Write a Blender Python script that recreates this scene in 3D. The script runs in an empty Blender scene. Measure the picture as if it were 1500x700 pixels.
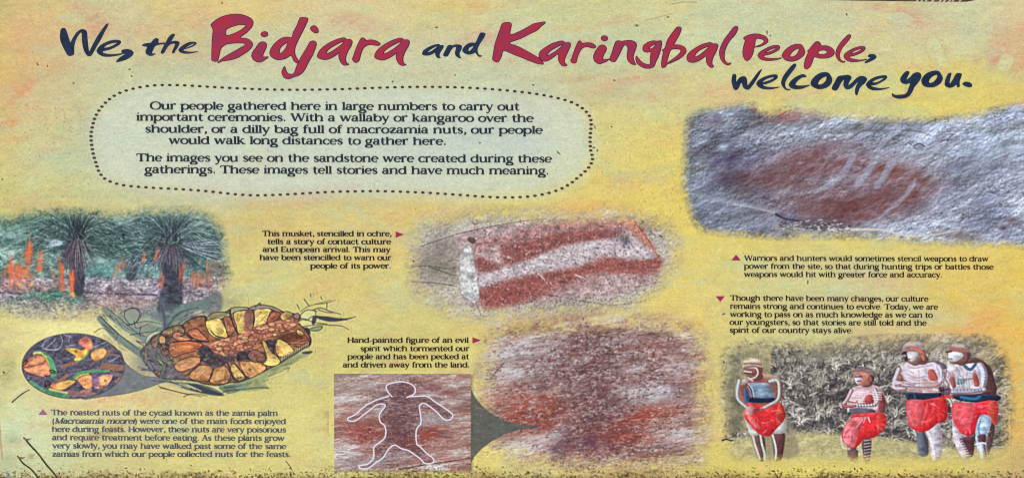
import bpy, math, random
import numpy as np
from mathutils import Matrix, Vector
from mathutils.geometry import tessellate_polygon

# ------------------------------------------------------------------ camera, sky, sun, exposure
SC = bpy.context.scene
COL = SC.collection
TILT = math.radians(42)            # the board lies back like a lectern
BASE = Vector((0, 0, 1.0))
S = 0.001                          # one unit of the layout below = 1 mm on the board
NRM = Vector((0, -math.sin(TILT), math.cos(TILT)))
cam_d = bpy.data.cameras.new('camera'); cam = bpy.data.objects.new('camera', cam_d); COL.objects.link(cam)
cam_d.lens = 60; cam_d.sensor_width = 36; cam_d.clip_end = 200; cam_d.clip_start = 0.05
cam.location = BASE + NRM * 2.5; cam.rotation_euler = (TILT, 0, 0)
SC.camera = cam
SUN_EL, SUN_AZ = math.radians(52), math.radians(-140)     # azimuth measured from +Y clockwise
W = bpy.data.worlds.new('World'); SC.world = W; W.use_nodes = True
nt = W.node_tree; bg = nt.nodes['Background']
sky = nt.nodes.new('ShaderNodeTexSky'); sky.sky_type = 'NISHITA'; sky.sun_disc = False
sky.sun_elevation = SUN_EL; sky.sun_rotation = SUN_AZ
nt.links.new(sky.outputs[0], bg.inputs[0]); bg.inputs[1].default_value = 0.06
sd = bpy.data.lights.new('sun', 'SUN'); sun = bpy.data.objects.new('sun', sd); COL.objects.link(sun)
sd.energy = 3.0; sd.angle = math.radians(0.5); sd.color = (1.0, 0.955, 0.89)
sdir = Vector((math.sin(SUN_AZ) * math.cos(SUN_EL), math.cos(SUN_AZ) * math.cos(SUN_EL), math.sin(SUN_EL)))
sun.rotation_euler = sdir.to_track_quat('Z', 'Y').to_euler(); sun.location = (0, 0, 6)
SC.view_settings.view_transform = 'Standard'; SC.view_settings.look = 'None'
SC.view_settings.gamma = 1; SC.view_settings.use_curve_mapping = False
SC.view_settings.exposure = 0.25
SC.cycles.pixel_filter_type = 'BLACKMAN_HARRIS'; SC.cycles.filter_width = 1.1; SC.cycles.use_denoising = False
ALB = 1.0                          # printed inks: base colour per unit of printed tone

# ------------------------------------------------------------------ materials
def lin(c):
    c = np.asarray(c, dtype=np.float64)
    return np.where(c <= 0.04045, c / 12.92, ((c + 0.055) / 1.055) ** 2.4)

def material(name, color=None, attr=False, rough=0.6, bump=0.0, bscale=900, vary=0.0, vscale=60, color2=None, spec=0.25):
    m = bpy.data.materials.new(name); m.use_nodes = True
    n = m.node_tree; b = n.nodes['Principled BSDF']
    b.inputs['Roughness'].default_value = rough
    b.inputs['Specular IOR Level'].default_value = spec
    tc = n.nodes.new('ShaderNodeTexCoord')
    def noise(scale, det=4):
        t = n.nodes.new('ShaderNodeTexNoise'); t.inputs['Scale'].default_value = scale
        t.inputs['Detail'].default_value = det; n.links.new(tc.outputs['Object'], t.inputs['Vector']); return t
    if attr:
        a = n.nodes.new('ShaderNodeAttribute'); a.attribute_name = 'ink'; src = a.outputs['Color']
        # fine paper / gel-coat grain over the print
        g = noise(700, 3); mr = n.nodes.new('ShaderNodeMapRange')
        mr.inputs['From Min'].default_value = 0.3; mr.inputs['From Max'].default_value = 0.7
        mr.inputs['To Min'].default_value = 0.84; mr.inputs['To Max'].default_value = 1.16
        n.links.new(g.outputs['Fac'], mr.inputs['Value'])
        vm = n.nodes.new('ShaderNodeVectorMath'); vm.operation = 'SCALE'
        n.links.new(src, vm.inputs[0]); n.links.new(mr.outputs[0], vm.inputs['Scale'])
        n.links.new(vm.outputs[0], b.inputs['Base Color'])
    else:
        c1 = tuple(lin(np.array(color) / 255)) + (1,)
        if vary > 0:
            c2 = tuple(lin(np.array(color2) / 255)) + (1,)
            g = noise(vscale, 5); r = n.nodes.new('ShaderNodeValToRGB')
            r.color_ramp.elements[0].position = 0.5 - 0.18 / vary * 0.5; r.color_ramp.elements[1].position = 0.5 + 0.18 / vary * 0.5
            r.color_ramp.elements[0].color = c1; r.color_ramp.elements[1].color = c2
            n.links.new(g.outputs['Fac'], r.inputs[0]); n.links.new(r.outputs[0], b.inputs['Base Color'])
        else:
            b.inputs['Base Color'].default_value = c1
    if bump > 0:
        g = noise(bscale, 5); bp = n.nodes.new('ShaderNodeBump'); bp.inputs['Strength'].default_value = bump
        bp.inputs['Distance'].default_value = 0.0004
        n.links.new(g.outputs['Fac'], bp.inputs['Height']); n.links.new(bp.outputs[0], b.inputs['Normal'])
    return m

# ------------------------------------------------------------------ drawing tools: the print on the board
X0, Y0, X1, Y1 = -24, -24, 1524, 724
CW, CH = X1 - X0, Y1 - Y0
CAN = np.zeros((CH, CW, 3), dtype=np.float32)
rng = np.random.default_rng(7)
_T = rng.random((64, 256, 256)).astype(np.float32)

def vn(x, y, seed=0):
    t = _T[seed % 64]
    xi = np.floor(x).astype(np.int64); yi = np.floor(y).astype(np.int64)
    fx = (x - xi).astype(np.float32); fy = (y - yi).astype(np.float32)
    fx = fx * fx * (3 - 2 * fx); fy = fy * fy * (3 - 2 * fy)
    a = t[yi & 255, xi & 255]; b = t[yi & 255, (xi + 1) & 255]
    c = t[(yi + 1) & 255, xi & 255]; d = t[(yi + 1) & 255, (xi + 1) & 255]
    return (a + (b - a) * fx) * (1 - fy) + (c + (d - c) * fx) * fy

def fbm(X, Y, su, sv, ang=0, octs=4, seed=0, gain=0.55):
    ca, sa = math.cos(math.radians(ang)), math.sin(math.radians(ang))
    u = (X * ca + Y * sa) / su + 17.3; v = (-X * sa + Y * ca) / sv + 5.7
    s = 0; a = 1; tot = 0
    for k in range(octs):
        s = s + a * vn(u * 2 ** k, v * 2 ** k, seed + k); tot += a; a *= gain
    return s / tot                         # 0..1, mean .5

def box(x0, y0, x1, y1):
    x0 = int(max(X0, math.floor(x0))); y0 = int(max(Y0, math.floor(y0)))
    x1 = int(min(X1, math.ceil(x1))); y1 = int(min(Y1, math.ceil(y1)))
    Y, X = np.mgrid[y0:y1, x0:x1].astype(np.float32)
    return X, Y, (slice(y0 - Y0, y1 - Y0), slice(x0 - X0, x1 - X0))

def rgb(c): return np.array(c, dtype=np.float32) / 255.0

def mixin(sl, m, c):
    c = rgb(c) if not isinstance(c, np.ndarray) else c
    CAN[sl] = CAN[sl] * (1 - m[..., None]) + c * m[..., None]

def catmull(P, n=4, closed=True):
    P = np.array(P, dtype=np.float64); N = len(P); out = []
    rg = range(N) if closed else range(N - 1)
    for i in rg:
        if closed: p0, p1, p2, p3 = P[i - 1], P[i], P[(i + 1) % N], P[(i + 2) % N]
        else: p0, p1, p2, p3 = P[max(i - 1, 0)], P[i], P[i + 1], P[min(i + 2, N - 1)]
        for k in range(n):
            t = k / n
            out.append(0.5 * ((2 * p1) + (-p0 + p2) * t + (2 * p0 - 5 * p1 + 4 * p2 - p3) * t * t + (-p0 + 3 * p1 - 3 * p2 + p3) * t ** 3))
    if not closed: out.append(P[-1])
    return np.array(out)

def polymask(P, X, Y, feather=1.0):
    P = np.asarray(P, dtype=np.float32); ins = np.zeros(X.shape, bool); d2 = np.full(X.shape, 1e9, np.float32)
    N = len(P)
    for i in range(N):
        ax, ay = P[i]; bx, by = P[(i + 1) % N]
        if ay != by:
            c = ((ay > Y) != (by > Y)) & (X < (bx - ax) * (Y - ay) / (by - ay) + ax); ins ^= c
        ex, ey = bx - ax, by - ay; L = ex * ex + ey * ey + 1e-9
        t = np.clip(((X - ax) * ex + (Y - ay) * ey) / L, 0, 1)
        dd = (X - ax - t * ex) ** 2 + (Y - ay - t * ey) ** 2; d2 = np.minimum(d2, dd)
    d = np.sqrt(d2); sd = np.where(ins, d, -d)
    return np.clip(0.5 + sd / feather, 0, 1)

def poly(P, c, a=1.0, feather=1.0, smooth=True, edge=None, ew=1.2, tex=0.0, ea=0.9):
    """fill a closed outline with ink, optionally with a mottled tone and a drawn contour"""
    P = catmull(P, 3) if smooth else np.array(P, float)
    f = feather + 1
    X, Y, sl = box(P[:, 0].min() - f, P[:, 1].min() - f, P[:, 0].max() + f, P[:, 1].max() + f)
    if X.size == 0: return
    m = polymask(P, X, Y, feather) * a
    cc = np.ones(X.shape + (3,), np.float32) * rgb(c)
    if tex: cc = np.clip(cc * (1 + tex * (fbm(X, Y, 9, 5, 0, 3, int(P[0, 0]) % 50) - 0.5)[..., None] * 2.4), 0, 1)
    mixin(sl, m, cc)
    if edge is not None: line(np.vstack([P, P[:1]]), edge, ew, ea, smooth=False)

def line(P, c, w=1.2, a=1.0, w1=None, smooth=True, soft=1.0):
    P = np.array(P, float)
    if smooth and len(P) > 2: P = catmull(P, 4, closed=False)
    w1 = w if w1 is None else w1
    pad = max(w, w1) / 2 + soft + 1
    X, Y, sl = box(P[:, 0].min() - pad, P[:, 1].min() - pad, P[:, 0].max() + pad, P[:, 1].max() + pad)
    if X.size == 0: return
    M = np.zeros(X.shape, np.float32); N = len(P)
    for i in range(N - 1):
        ax, ay = P[i]; ex, ey = P[i + 1] - P[i]; L = ex * ex + ey * ey + 1e-9
        t = np.clip(((X - ax) * ex + (Y - ay) * ey) / L, 0, 1)
        d = np.sqrt((X - ax - t * ex) ** 2 + (Y - ay - t * ey) ** 2)
        ww = w + (w1 - w) * (i + t) / max(N - 1, 1)
        M = np.maximum(M, np.clip((0.5 * soft + ww / 2 - d) / soft, 0, 1) * np.minimum(1, ww + 0.15))
    mixin(sl, M * a, c)

def blob(cx, cy, rx, ry, c, a=1.0, ang=0, noise=0.5, ns=14, seed=3, power=1.0, grit=0.0):
    R = max(rx, ry) * 2.2
    X, Y, sl = box(cx - R, cy - R, cx + R, cy + R)
    if X.size == 0: return
    ca, sa = math.cos(math.radians(ang)), math.sin(math.radians(ang))
    u = ((X - cx) * ca + (Y - cy) * sa) / rx; v = (-(X - cx) * sa + (Y - cy) * ca) / ry
    m = np.exp(-(u * u + v * v) ** power)
    if noise: m = m * np.clip(1 + noise * 4 * (fbm(X, Y, ns * 1.6, ns * 0.8, -12, 4, seed) - 0.5), 0, 2)
    if grit: m = m * np.clip(1 + grit * 3.2 * (fbm(X, Y, 7, 2.6, -16, 3, seed + 5, .8) - .5), 0, 2)
    mixin(sl, np.clip(m * a, 0, 1), c)

def relief(X, Y, ang, su, sv, seed, octs=5, gain=0.7):
    h = fbm(X, Y, su, sv, ang, octs, seed, gain)
    g = -(np.roll(h, -1, 0) - np.roll(h, 1, 0)) * 0.8 - (np.roll(h, -1, 1) - np.roll(h, 1, 1)) * 0.5
    g = np.clip(g / (g.std() + 1e-6), -2.6, 2.6)
    return g, h

def ramp(t, stops):
    xs = [s[0] for s in stops]; cs = np.array([s[1] for s in stops], np.float32) / 255
    return np.stack([np.interp(t, xs, cs[:, k]) for k in range(3)], -1).astype(np.float32)

def T(ox, oy, s, P): return [(ox + x / s, oy + y / s) for x, y in P]

# picture masks that later cut the printed pictures out as parts of their own
MASKS = {}
# ------------------------------------------------------------------ ground colour of the print: ochre wash
def paint_wash():
    rows = [-24, 10, 60, 120, 200, 280, 320, 400, 480, 560, 640, 685, 724]
    cols = [-24, 60, 160, 280, 400, 520, 640, 760, 880, 980, 1080, 1200, 1320, 1420, 1524]
    G = [
     [(176,166,104),(192,176,118),(186,182,130),(196,180,116),(198,182,118),(196,186,134),(200,186,116),(186,184,130),(184,186,130),(184,186,128),(178,190,140),(178,188,146),(182,184,142),(186,188,140),(196,184,132)],
     [(180,170,108),(194,178,120),(186,184,140),(196,182,122),(196,184,124),(194,188,140),(196,186,124),(184,188,140),(184,188,132),(188,190,138),(180,190,148),(180,190,152),(184,184,142),(184,190,148),(196,186,140)],
     [(186,176,108),(190,172,124),(184,180,138),(184,178,136),(184,186,146),(186,186,144),(182,186,148),(180,188,148),(180,188,146),(182,190,146),(180,188,150),(184,190,146),(188,186,142),(186,188,142),(190,172,128)],
     [(194,172,104),(184,178,128),(178,184,142),(176,184,148),(178,186,150),(176,186,152),(176,186,148),(178,186,150),(180,182,138),(188,184,132),(190,188,128),(194,188,120),(196,190,112),(198,188,104),(196,182,104)],
     [(186,176,112),(184,188,132),(172,184,152),(168,182,162),(168,182,164),(168,182,164),(168,182,164),(170,182,160),(196,190,116),(202,190,104),(204,190,100),(204,190,96),(204,190,96),(204,190,96),(204,186,92)],
     [(184,182,112),(186,184,118),(184,186,136),(178,184,148),(176,180,146),(176,182,146),(178,182,144),(190,188,120),(204,190,104),(206,192,96),(206,190,94),(206,190,94),(206,188,92),(208,188,90),(208,186,86)],
     [(176,176,106),(186,178,106),(190,182,108),(190,180,112),(192,182,112),(194,182,112),(196,182,110),(202,190,100),(202,188,100),(206,190,94),(206,190,94),(206,190,92),(206,190,92),(206,188,90),(208,184,84)],
     [(170,170,110),(180,172,112),(182,174,112),(192,184,114),(194,188,116),(196,186,112),(196,186,112),(198,188,110),(200,190,106),(204,190,104),(196,190,118),(188,188,132),(196,190,122),(200,184,104),(206,186,84)],
     [(198,194,124),(206,202,134),(196,192,126),(186,184,118),(190,188,114),(190,186,116),(192,186,112),(200,190,108),(202,188,108),(200,188,108),(194,188,116),(186,186,128),(192,184,120),(202,178,98),(204,182,82)],
     [(182,188,132),(200,198,138),(206,198,136),(196,190,124),(192,190,114),(194,190,112),(196,192,112),(204,194,110),(202,190,108),(202,190,108),(196,186,112),(192,182,112),(194,180,108),(198,176,100),(204,178,82)],
     [(186,200,152),(184,194,146),(188,186,128),(194,192,122),(196,192,118),(198,194,116),(200,194,116),(214,204,112),(204,192,110),(200,186,108),(204,190,106),(204,192,104),(202,188,102),(200,186,100),(196,174,96)],
     [(176,186,140),(176,184,134),(188,184,124),(196,190,118),(196,190,116),(196,190,116),(198,190,114),(204,196,106),(198,188,106),(192,180,104),(198,188,96),(198,188,92),(196,184,92),(192,178,94),(176,156,108)],
     [(120,110,70),(118,104,64),(126,112,66),(134,118,70),(134,118,70),(140,122,76),(140,122,74),(140,124,72),(138,120,72),(130,114,68),(136,120,66),(140,124,66),(140,122,66),(138,120,68),(140,118,80)],
    ]
    g = np.array(G, np.float32) / 255
    X, Y, sl = box(X0, Y0, X1, Y1)
    wx = X + (fbm(X, Y, 70, 40, 0, 3, 1) - .5) * 60; wy = Y + (fbm(X, Y, 70, 40, 0, 3, 5) - .5) * 34
    wx = np.clip(wx, cols[0], cols[-1] - 1e-3); wy = np.clip(wy, rows[0], rows[-1] - 1e-3)
    ci = np.clip(np.searchsorted(cols, wx, side='right') - 1, 0, len(cols) - 2)
    ri = np.clip(np.searchsorted(rows, wy, side='right') - 1, 0, len(rows) - 2)
    ca = np.array(cols, np.float32); ra = np.array(rows, np.float32)
    fx = ((wx - ca[ci]) / (ca[ci + 1] - ca[ci]))[..., None]; fy = ((wy - ra[ri]) / (ra[ri + 1] - ra[ri]))[..., None]
    fx = fx * fx * (3 - 2 * fx); fy = fy * fy * (3 - 2 * fy)
    CAN[:] = (g[ri, ci] * (1 - fx) + g[ri, ci + 1] * fx) * (1 - fy) + (g[ri + 1, ci] * (1 - fx) + g[ri + 1, ci + 1] * fx) * fy
    lum = CAN.mean(-1, keepdims=True); CAN[:] = lum + (CAN - lum) * .94; CAN[..., 0] += .014; CAN[..., 1] -= .002
    # brushed pink and ochre strokes of the wash
    n = fbm(X, Y, 60, 18, -14, 5, 9, .62); n2 = fbm(X, Y, 120, 60, 10, 3, 13)
    m = np.clip((n - .53) * 5, 0, 1) * np.clip((n2 - .42) * 5, 0, 1)
    gr = np.clip(1 + 3 * (fbm(X, Y, 7, 2.4, -16, 3, 26, .8) - .5), 0, 2)
    mixin(sl, np.clip(m * .30 * gr, 0, 1), (196, 146, 118))
    n = fbm(X, Y, 40, 22, -14, 5, 19, .6)
    mixin(sl, np.clip((n - .55) * 5, 0, 1) * .25, (206, 190, 104))
    n = fbm(X, Y, 55, 30, 4, 4, 23, .6)
    mixin(sl, np.clip((n - .56) * 5, 0, 1) * .34, (168, 186, 160))
    n = fbm(X, Y, 90, 34, -10, 4, 36, .6); mixin(sl, np.clip((n - .54) * 5, 0, 1) * .22 * gr * .8, (190, 168, 118))
    n = fbm(X, Y, 24, 12, -10, 4, 47, .7); CAN[:] *= (1 + .09 * (n - .5))[..., None]

def paint_smears_and_sun():
    pk = (196, 146, 116)
    for (x, y, rx, ry, a, c, ang) in [
        (128, 20, 34, 11, .5, (186,144,116), 18), (140, 38, 14, 16, .5, (196,134,110), 10), (185, 45, 60, 10, .25, pk, 0),
        (30, 50, 12, 35, .4, (196,146,116), 0), (100, 95, 26, 12, .22, pk, 0), (262, 72, 36, 14, .3, (196,140,110), 10), (290, 30, 22, 14, .4, (200,146,116), -20),
        (40, 120, 60, 10, .35, (200,136,96), -30), (28, 140, 22, 7, .5, (204,126,92), -40), (52, 155, 12, 8, .4, (200,130,106), 0),
        (10, 182, 24, 8, .45, (208,130,84), -30), (74, 216, 34, 8, .25, (200,140,110), -25), (12, 205, 20, 5, .3, (206,136,96), -20),
        (515, 35, 44, 14, .40, (192,150,126), 6), (450, 10, 30, 6, .2, pk, 0), (690, 8, 50, 6, .35, (214,170,80), 0), (715, 55, 34, 9, .35, (196,146,136), 12),
        (850, 40, 50, 7, .26, (206,166,96), -6), (903, 30, 26, 6, .35, (206,140,106), -15), (860, 62, 20, 5, .25, pk, 0),
        (905, 122, 46, 8, .36, (200,142,112), -14), (860, 115, 30, 5, .36, (178,126,102), -8), (960, 112, 40, 6, .22, pk, -10), (745, 90, 26, 6, .3, (186,150,116), 0), (960, 138, 50, 6, .25, (206,150,110), -10),
        (452, 288, 34, 12, .32, (192,140,124), -4), (410, 296, 40, 8, .2, (200,150,120), 0), (560, 296, 40, 8, .2, (206,160,110), 0), (870, 300, 40, 9, .30, (212,156,84), 0), (630, 310, 60, 8, .25, (210,150,96), -4),
        (1310, 12, 42, 8, .5, (190,146,124), 10), (1345, 30, 18, 10, .45, (190,146,116), 20), (1380, 40, 50, 10, .22, (196,160,120), 0),
        (1372, 76, 36, 12, .40, (192,146,116), 60), (1465, 62, 14, 22, .5, (198,144,112), -10), (1450, 86, 22, 9, .45, (194,138,118), 0), (1490, 90, 14, 20, .45, (194,144,112), 0), (1495, 40, 8, 8, .5, (200,140,110), 0),
        (1350, 98, 40, 6, .3, (196,160,120), 0), (1030, 140, 34, 6, .3, (196,150,110), -20),
        (1290, 410, 60, 14, .3, (204,152,124), 6), (1250, 440, 50, 10, .22, (196,150,130), 0), (1440, 470, 34, 14, .45, (210,150,86), -30), (1460, 500, 20, 14, .4, (212,150,80), 0),
        (1400, 430, 60, 16, .3, (206,182,70), 0), (1340, 492, 60, 12, .35, (206,170,130), -8), (1280, 490, 40, 10, .3, (196,160,130), 0), (1484, 560, 14, 60, .4, (210,160,74), 0), (1490, 640, 12, 30, .3, (210,140,80), 0),
        (1220, 470, 30, 12, .25, (180,196,156), 0), (1150, 420, 60, 10, .3, (176,190,140), 0),
        (470, 420, 40, 12, .3, (204,160,110), -5), (430, 350, 50, 14, .18, pk, 0), (560, 370, 30, 20, .2, (206,160,110), 0), (540, 450, 40, 12, .2, (204,170,120), -10), (475, 520, 12, 20, .2, pk, 0),
        (180, 585, 80, 10, .35, (200,146,106), 0), (120, 640, 40, 9, .25, (204,150,120), 0), (300, 660, 60, 8, .2, pk, 0), (390, 645, 50, 20, .25, (196,190,106), 0), (60, 560, 22, 18, .35, (206,160,110), 0),
        (165, 628, 22, 5, .35, (140,112,66), -24), (140, 641, 14, 4, .28, (140,112,66), -10), (95, 600, 40, 6, .25, pk, 0), (8, 540, 12, 24, .4, (150,146,92), 0), (30, 610, 30, 40, .35, (186,206,170), 0), (100, 660, 50, 14, .35, (190,204,160), 0),
        (20, 452, 60, 10, .2, (210,204,120), 0), (735, 650, 26, 20, .6, (232,220,112), 0), (195, 520, 26, 24, .35, (216,200,146), 20), (130, 480, 60, 8, .3, (212,206,140), 8)]:  # the pale yellow spots are sunlit highlights painted into the wash
        blob(x, y, rx, ry, tuple(np.array(c) * .8 + np.array((186,156,124)) * .2) if c[0] > c[1] + 25 else c, min(a * 1.05, .75), ang, .7, 9, int(x) % 40, grit=.9)
    for (x, y, rx, ry, a, c, ang) in [(20, 90, 50, 60, .30, (206,160,104), 0), (60, 40, 70, 24, .25, (206,164,116), 0), (60, 160, 70, 34, .22, (204,164,122), -25), (10, 230, 34, 20, .2, (210,180,100), 0), (330, 14, 60, 14, .3, (208,170,112), 0),
        (1490, 60, 30, 60, .25, (206,160,120), 0), (1470, 480, 50, 50, .30, (222,166,84), -30), (1400, 400, 90, 26, .22, (218,180,80), 0), (1200, 30, 120, 24, .2, (200,180,130), 0), (880, 310, 60, 14, .3, (220,160,84), 0), (1010, 470, 40, 10, .3, (222,170,90), 0),
        (480, 350, 90, 30, .18, (206,170,120), 0), (250, 120, 120, 20, .2, (196,198,160), 0), (90, 270, 80, 24, .28, (176,192,160), 0), (100, 240, 70, 14, .35, (170,190,170), 0), (600, 100, 160, 20, .22, (190,200,168), 0), (1090, 70, 140, 40, .18, (188,200,160), 0), (950, 160, 50, 30, .25, (196,198,140), 0),
        (120, 480, 70, 12, .5, (226,220,160), 0), (200, 520, 30, 30, .35, (228,214,160), 20), (200, 600, 160, 16, .25, (220,206,146), 0), (60, 650, 70, 40, .30, (200,212,176), 0), (420, 620, 60, 60, .2, (208,204,140), 0), (740, 655, 30, 18, .5, (236,226,120), 0), (1250, 685, 200, 8, .3, (214,204,110), 0)]:  # the pale lower-left blobs put a sun patch into the wash colour
        blob(x, y, rx, ry, c, a, ang, .6, 16, int(x + y) % 40, grit=.4)
    # pale leaf prints in the wash at the top right
    lp = (190, 202, 152)
    poly([(1357,60),(1366,50),(1376,62),(1382,80),(1378,98),(1368,92),(1358,76)], lp, .55, 2.5, edge=(176,150,110), ew=1, ea=.25)
    poly([(1461,96),(1466,82),(1478,79),(1485,88),(1480,100),(1468,105)], lp, .55, 2.5, edge=(176,150,110), ew=1, ea=.25)
    poly([(1378,86),(1385,82),(1388,94),(1380,100)], lp, .4, 2.5)
    poly([(1300,22),(1320,18),(1338,26),(1330,34),(1306,34)], (180,198,162), .5, 3)
    poly([(80,26),(100,20),(124,26),(118,34),(92,32)], (184,194,150), .5, 3)
    poly([(268,48),(282,44),(290,52),(278,58)], (186,192,146), .5, 3)
    poly([(520,10),(536,6),(546,14),(532,20)], (186,194,146), .5, 3)
    poly([(240,84),(256,80),(264,88),(252,96)], (188,190,144), .4, 3)
    # pale field behind the welcome text
    P = [(136,195),(142,165),(170,138),(235,126),(440,133),(640,128),(790,139),(850,158),(866,195),(866,235),(835,270),(740,289),(540,280),(370,286),(230,275),(165,268),(143,245)]
    X, Y, sl = box(110, 105, 900, 310)
    mixin(sl, polymask(catmull(P), X, Y, 30) * .72, (190, 199, 182))
    blob(760, 150, 30, 14, (160,166,146), .22, 0, .8, 6, 5); blob(690, 210, 160, 30, (160,182,182), .3, 0, .3, 20, 6)

# ------------------------------------------------------------------ rock photographs
def feathered(P, X, Y, f, wob, seed, s=16):
    m = polymask(catmull(P), X, Y, f)
    k = 1 - np.abs(2 * m - 1)
    return np.clip(m + (fbm(X, Y, s, s * .6, -10, 5, seed, .65) - .5) * wob * k + (fbm(X, Y, 3.5, 2.4, -14, 2, seed + 31, .9) - .5) * 1.1 * k, 0, 1)

def paint_weapon_rock():
    X, Y, sl = box(985, 140, 1524, 385)
    P = [(1004,200),(1010,172),(1040,160),(1100,153),(1125,166),(1160,158),(1200,166),(1300,174),(1400,172),(1540,164),(1540,352),(1480,356),(1420,357),(1340,352),(1260,346),(1150,346),(1080,342),(1030,336),(1012,310),(1002,270),(1003,235)]
    m = feathered(P, X, Y, 16, 1.1, 3)
    g, h = relief(X, Y, -16, 11, 7, 11, 4, .8); g2, h2 = relief(X, Y, -14, 34, 18, 21, 4, .6)
    big = fbm(X, Y, 110, 46, -17, 4, 31)
    t = np.clip(.52 + (big - .5) * 1.2 + (h2 - .5) * .5, 0, 1)
    c = ramp(t, [(0,(92,94,108)),(.35,(128,134,148)),(.6,(154,164,176)),(1,(188,200,208))])
    gt = fbm(X, Y, 3.2, 2.4, -18, 2, 53, .9) - .5; cr = fbm(X, Y, 26, 7, -19, 4, 43, .75); cr = np.clip(1 - np.abs(cr - .5) * 22, 0, 1) * np.clip((fbm(X, Y, 40, 24, 0, 3, 51) - .45) * 6, 0, 1)
    c = c * (1 + .065 * g[..., None] + .085 * g2[..., None] + .16 * gt[..., None]) * (1 - .45 * cr[..., None])
    st = fbm(X, Y, 46, 17, -18, 5, 28, .7) - .5; c = c * np.clip(.80 + (X - 1000) / 900, .8, 1.08)[..., None] * (1 + .6 * st[..., None]) + st[..., None] * np.array([-.04, .0, .08], np.float32)
    old = CAN[sl].copy(); CAN[sl] = np.clip(c, 0, 1)
    for b in [(1150,182,60,9,(120,120,120),.5,-16),(1290,190,70,8,(104,106,110),.5,0),(1265,182,30,7,(104,104,100),.55,-12),(1300,176,20,5,(92,92,88),.5,0),(1063,232,18,18,(74,62,88),.7,0),(1070,262,22,12,(80,62,80),.55,0),(1115,230,30,8,(84,72,100),.5,-25),(1040,180,14,10,(116,104,124),.5,0),(1100,200,40,10,(116,100,120),.4,-15),
              (1195,215,60,8,(110,82,92),.5,-12),(1240,212,30,6,(92,80,90),.4,0),(1330,225,50,14,(166,180,192),.5,-10),(1460,225,60,24,(156,172,186),.45,-20),(1475,185,40,8,(168,178,184),.4,0),(1062,215,12,5,(168,184,200),.6,-10),(1095,196,14,4,(180,190,196),.4,-20),
              (1480,330,30,12,(110,106,112),.5,0),(1485,210,30,5,(108,112,116),.5,-10),(1440,275,40,8,(116,120,120),.4,-16),(1400,345,40,6,(126,112,100),.5,4),(1060,305,50,16,(150,164,174),.45,5),(1360,300,60,14,(136,146,160),.4,-20),
              (1140,166,18,9,(156,92,86),.6,12),(1175,166,26,7,(160,104,92),.6,-4),(1110,160,12,6,(160,110,96),.6,30),(1160,176,40,5,(146,96,96),.4,0),(1480,320,8,6,(110,84,96),.6,0),(1470,333,5,4,(92,68,86),.7,0)]:
        blob(b[0], b[1], b[2], b[3], b[4], b[5], b[6], .7, 9, int(b[0]) % 37)
    R = (104, 64, 62)
    for b in [(1230,268,115,44,-4),(1180,250,70,30,-10),(1310,280,60,34,10),(1240,310,80,20,-4)]: blob(b[0], b[1], b[2], b[3], (112,84,90), .5, b[4], .7, 12, int(b[0]) % 30)
    for b in [(1170,245,50,18,.60,-16),(1240,240,60,16,.62,6),(1300,250,50,12,.62,16),(1345,262,30,10,.6,20),(1330,290,40,12,.65,-30),(1240,300,70,18,.74,-4),(1270,318,50,8,.62,-12),(1190,290,50,16,.5,-14),(1130,262,40,14,.45,-10),(1190,225,50,7,.42,-8),(1290,282,40,18,.5,-30),(1090,258,30,10,.35,0),(1240,308,30,8,.5,-20)]:
        blob(b[0], b[1], b[2], b[3], R if b[0] < 1290 else (114,70,62), b[4] * .85, b[5], .75, 8, int(b[0] + b[1]) % 41)
    # the pale stencilled bars
    pl = (154, 160, 174)
    for Pp in [[(1243,226),(1254,226),(1246,246),(1230,264),(1214,274),(1200,276),(1222,260),(1236,244)],[(1274,236),(1284,236),(1276,252),(1262,270),(1250,270),(1266,252)],[(1300,236),(1312,238),(1302,256),(1290,274),(1278,274),(1292,254)],[(1336,264),(1344,262),(1330,284),(1306,306),(1284,322),(1300,304),(1322,284)]]: poly(Pp, pl, .42, 3)
    for Pl, w, w1, a in [([(1250,226),(1238,248),(1222,264),(1203,275),(1184,281)], 7, 5, .8), ([(1280,234),(1270,250),(1255,268)], 10, 9, .8), ([(1306,236),(1296,254),(1284,272)], 9, 8, .8), ([(1340,262),(1334,278),(1312,300),(1284,320),(1262,328)], 4, 5, .75), ([(1334,248),(1322,258),(1312,266)], 4, 3, .5), ([(1222,262),(1206,276),(1188,284)],3,6,.4),([(1366,262),(1350,282)],3,2,.4),([(1215,228),(1200,248),(1180,262)],4,4,.25)]:
        line(Pl, pl, w, a * .62, w1, soft=3.4)
    g3, h3 = relief(X, Y, -20, 14, 5, 41, 4, .8)
    CAN[sl] = np.clip(CAN[sl] * (1 + .06 * g3[..., None] + .12 * gt[..., None] + .38 * (fbm(X, Y, 14, 6, -22, 4, 48, .8) - .5)[..., None]), 0, 1)
    # limestone lip and cracks along the foot
    line([(1022,285),(1060,294),(1095,300),(1138,308)], (176,184,192), 5, .3, 6, soft=4); line([(1075,299),(1100,303),(1136,312)], (206,214,222), 2.5, .4, 3, soft=2)
    line([(1136,313),(1150,320),(1180,324)], (40,44,60), 3.5, .8, 2); line([(1139,330),(1170,338),(1200,341),(1250,336),(1300,339),(1345,347)], (176,172,160), 12, .6, 2, soft=5)
    line([(1240,336),(1290,336),(1330,345),(1370,343),(1405,336)], (216,210,192), 3, .8, 1.4)
    for k in range(120):
        x = rng.uniform(1138, 1245); y = 330 + rng.normal(0, 4.5) + (x - 1138) * .04
        line([(x, y), (x + rng.uniform(2, 6), y + rng.uniform(-1.5, 1.5))], (60,60,66) if rng.random() < .6 else (222,218,204), rng.uniform(.8, 1.8), .7)
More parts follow.
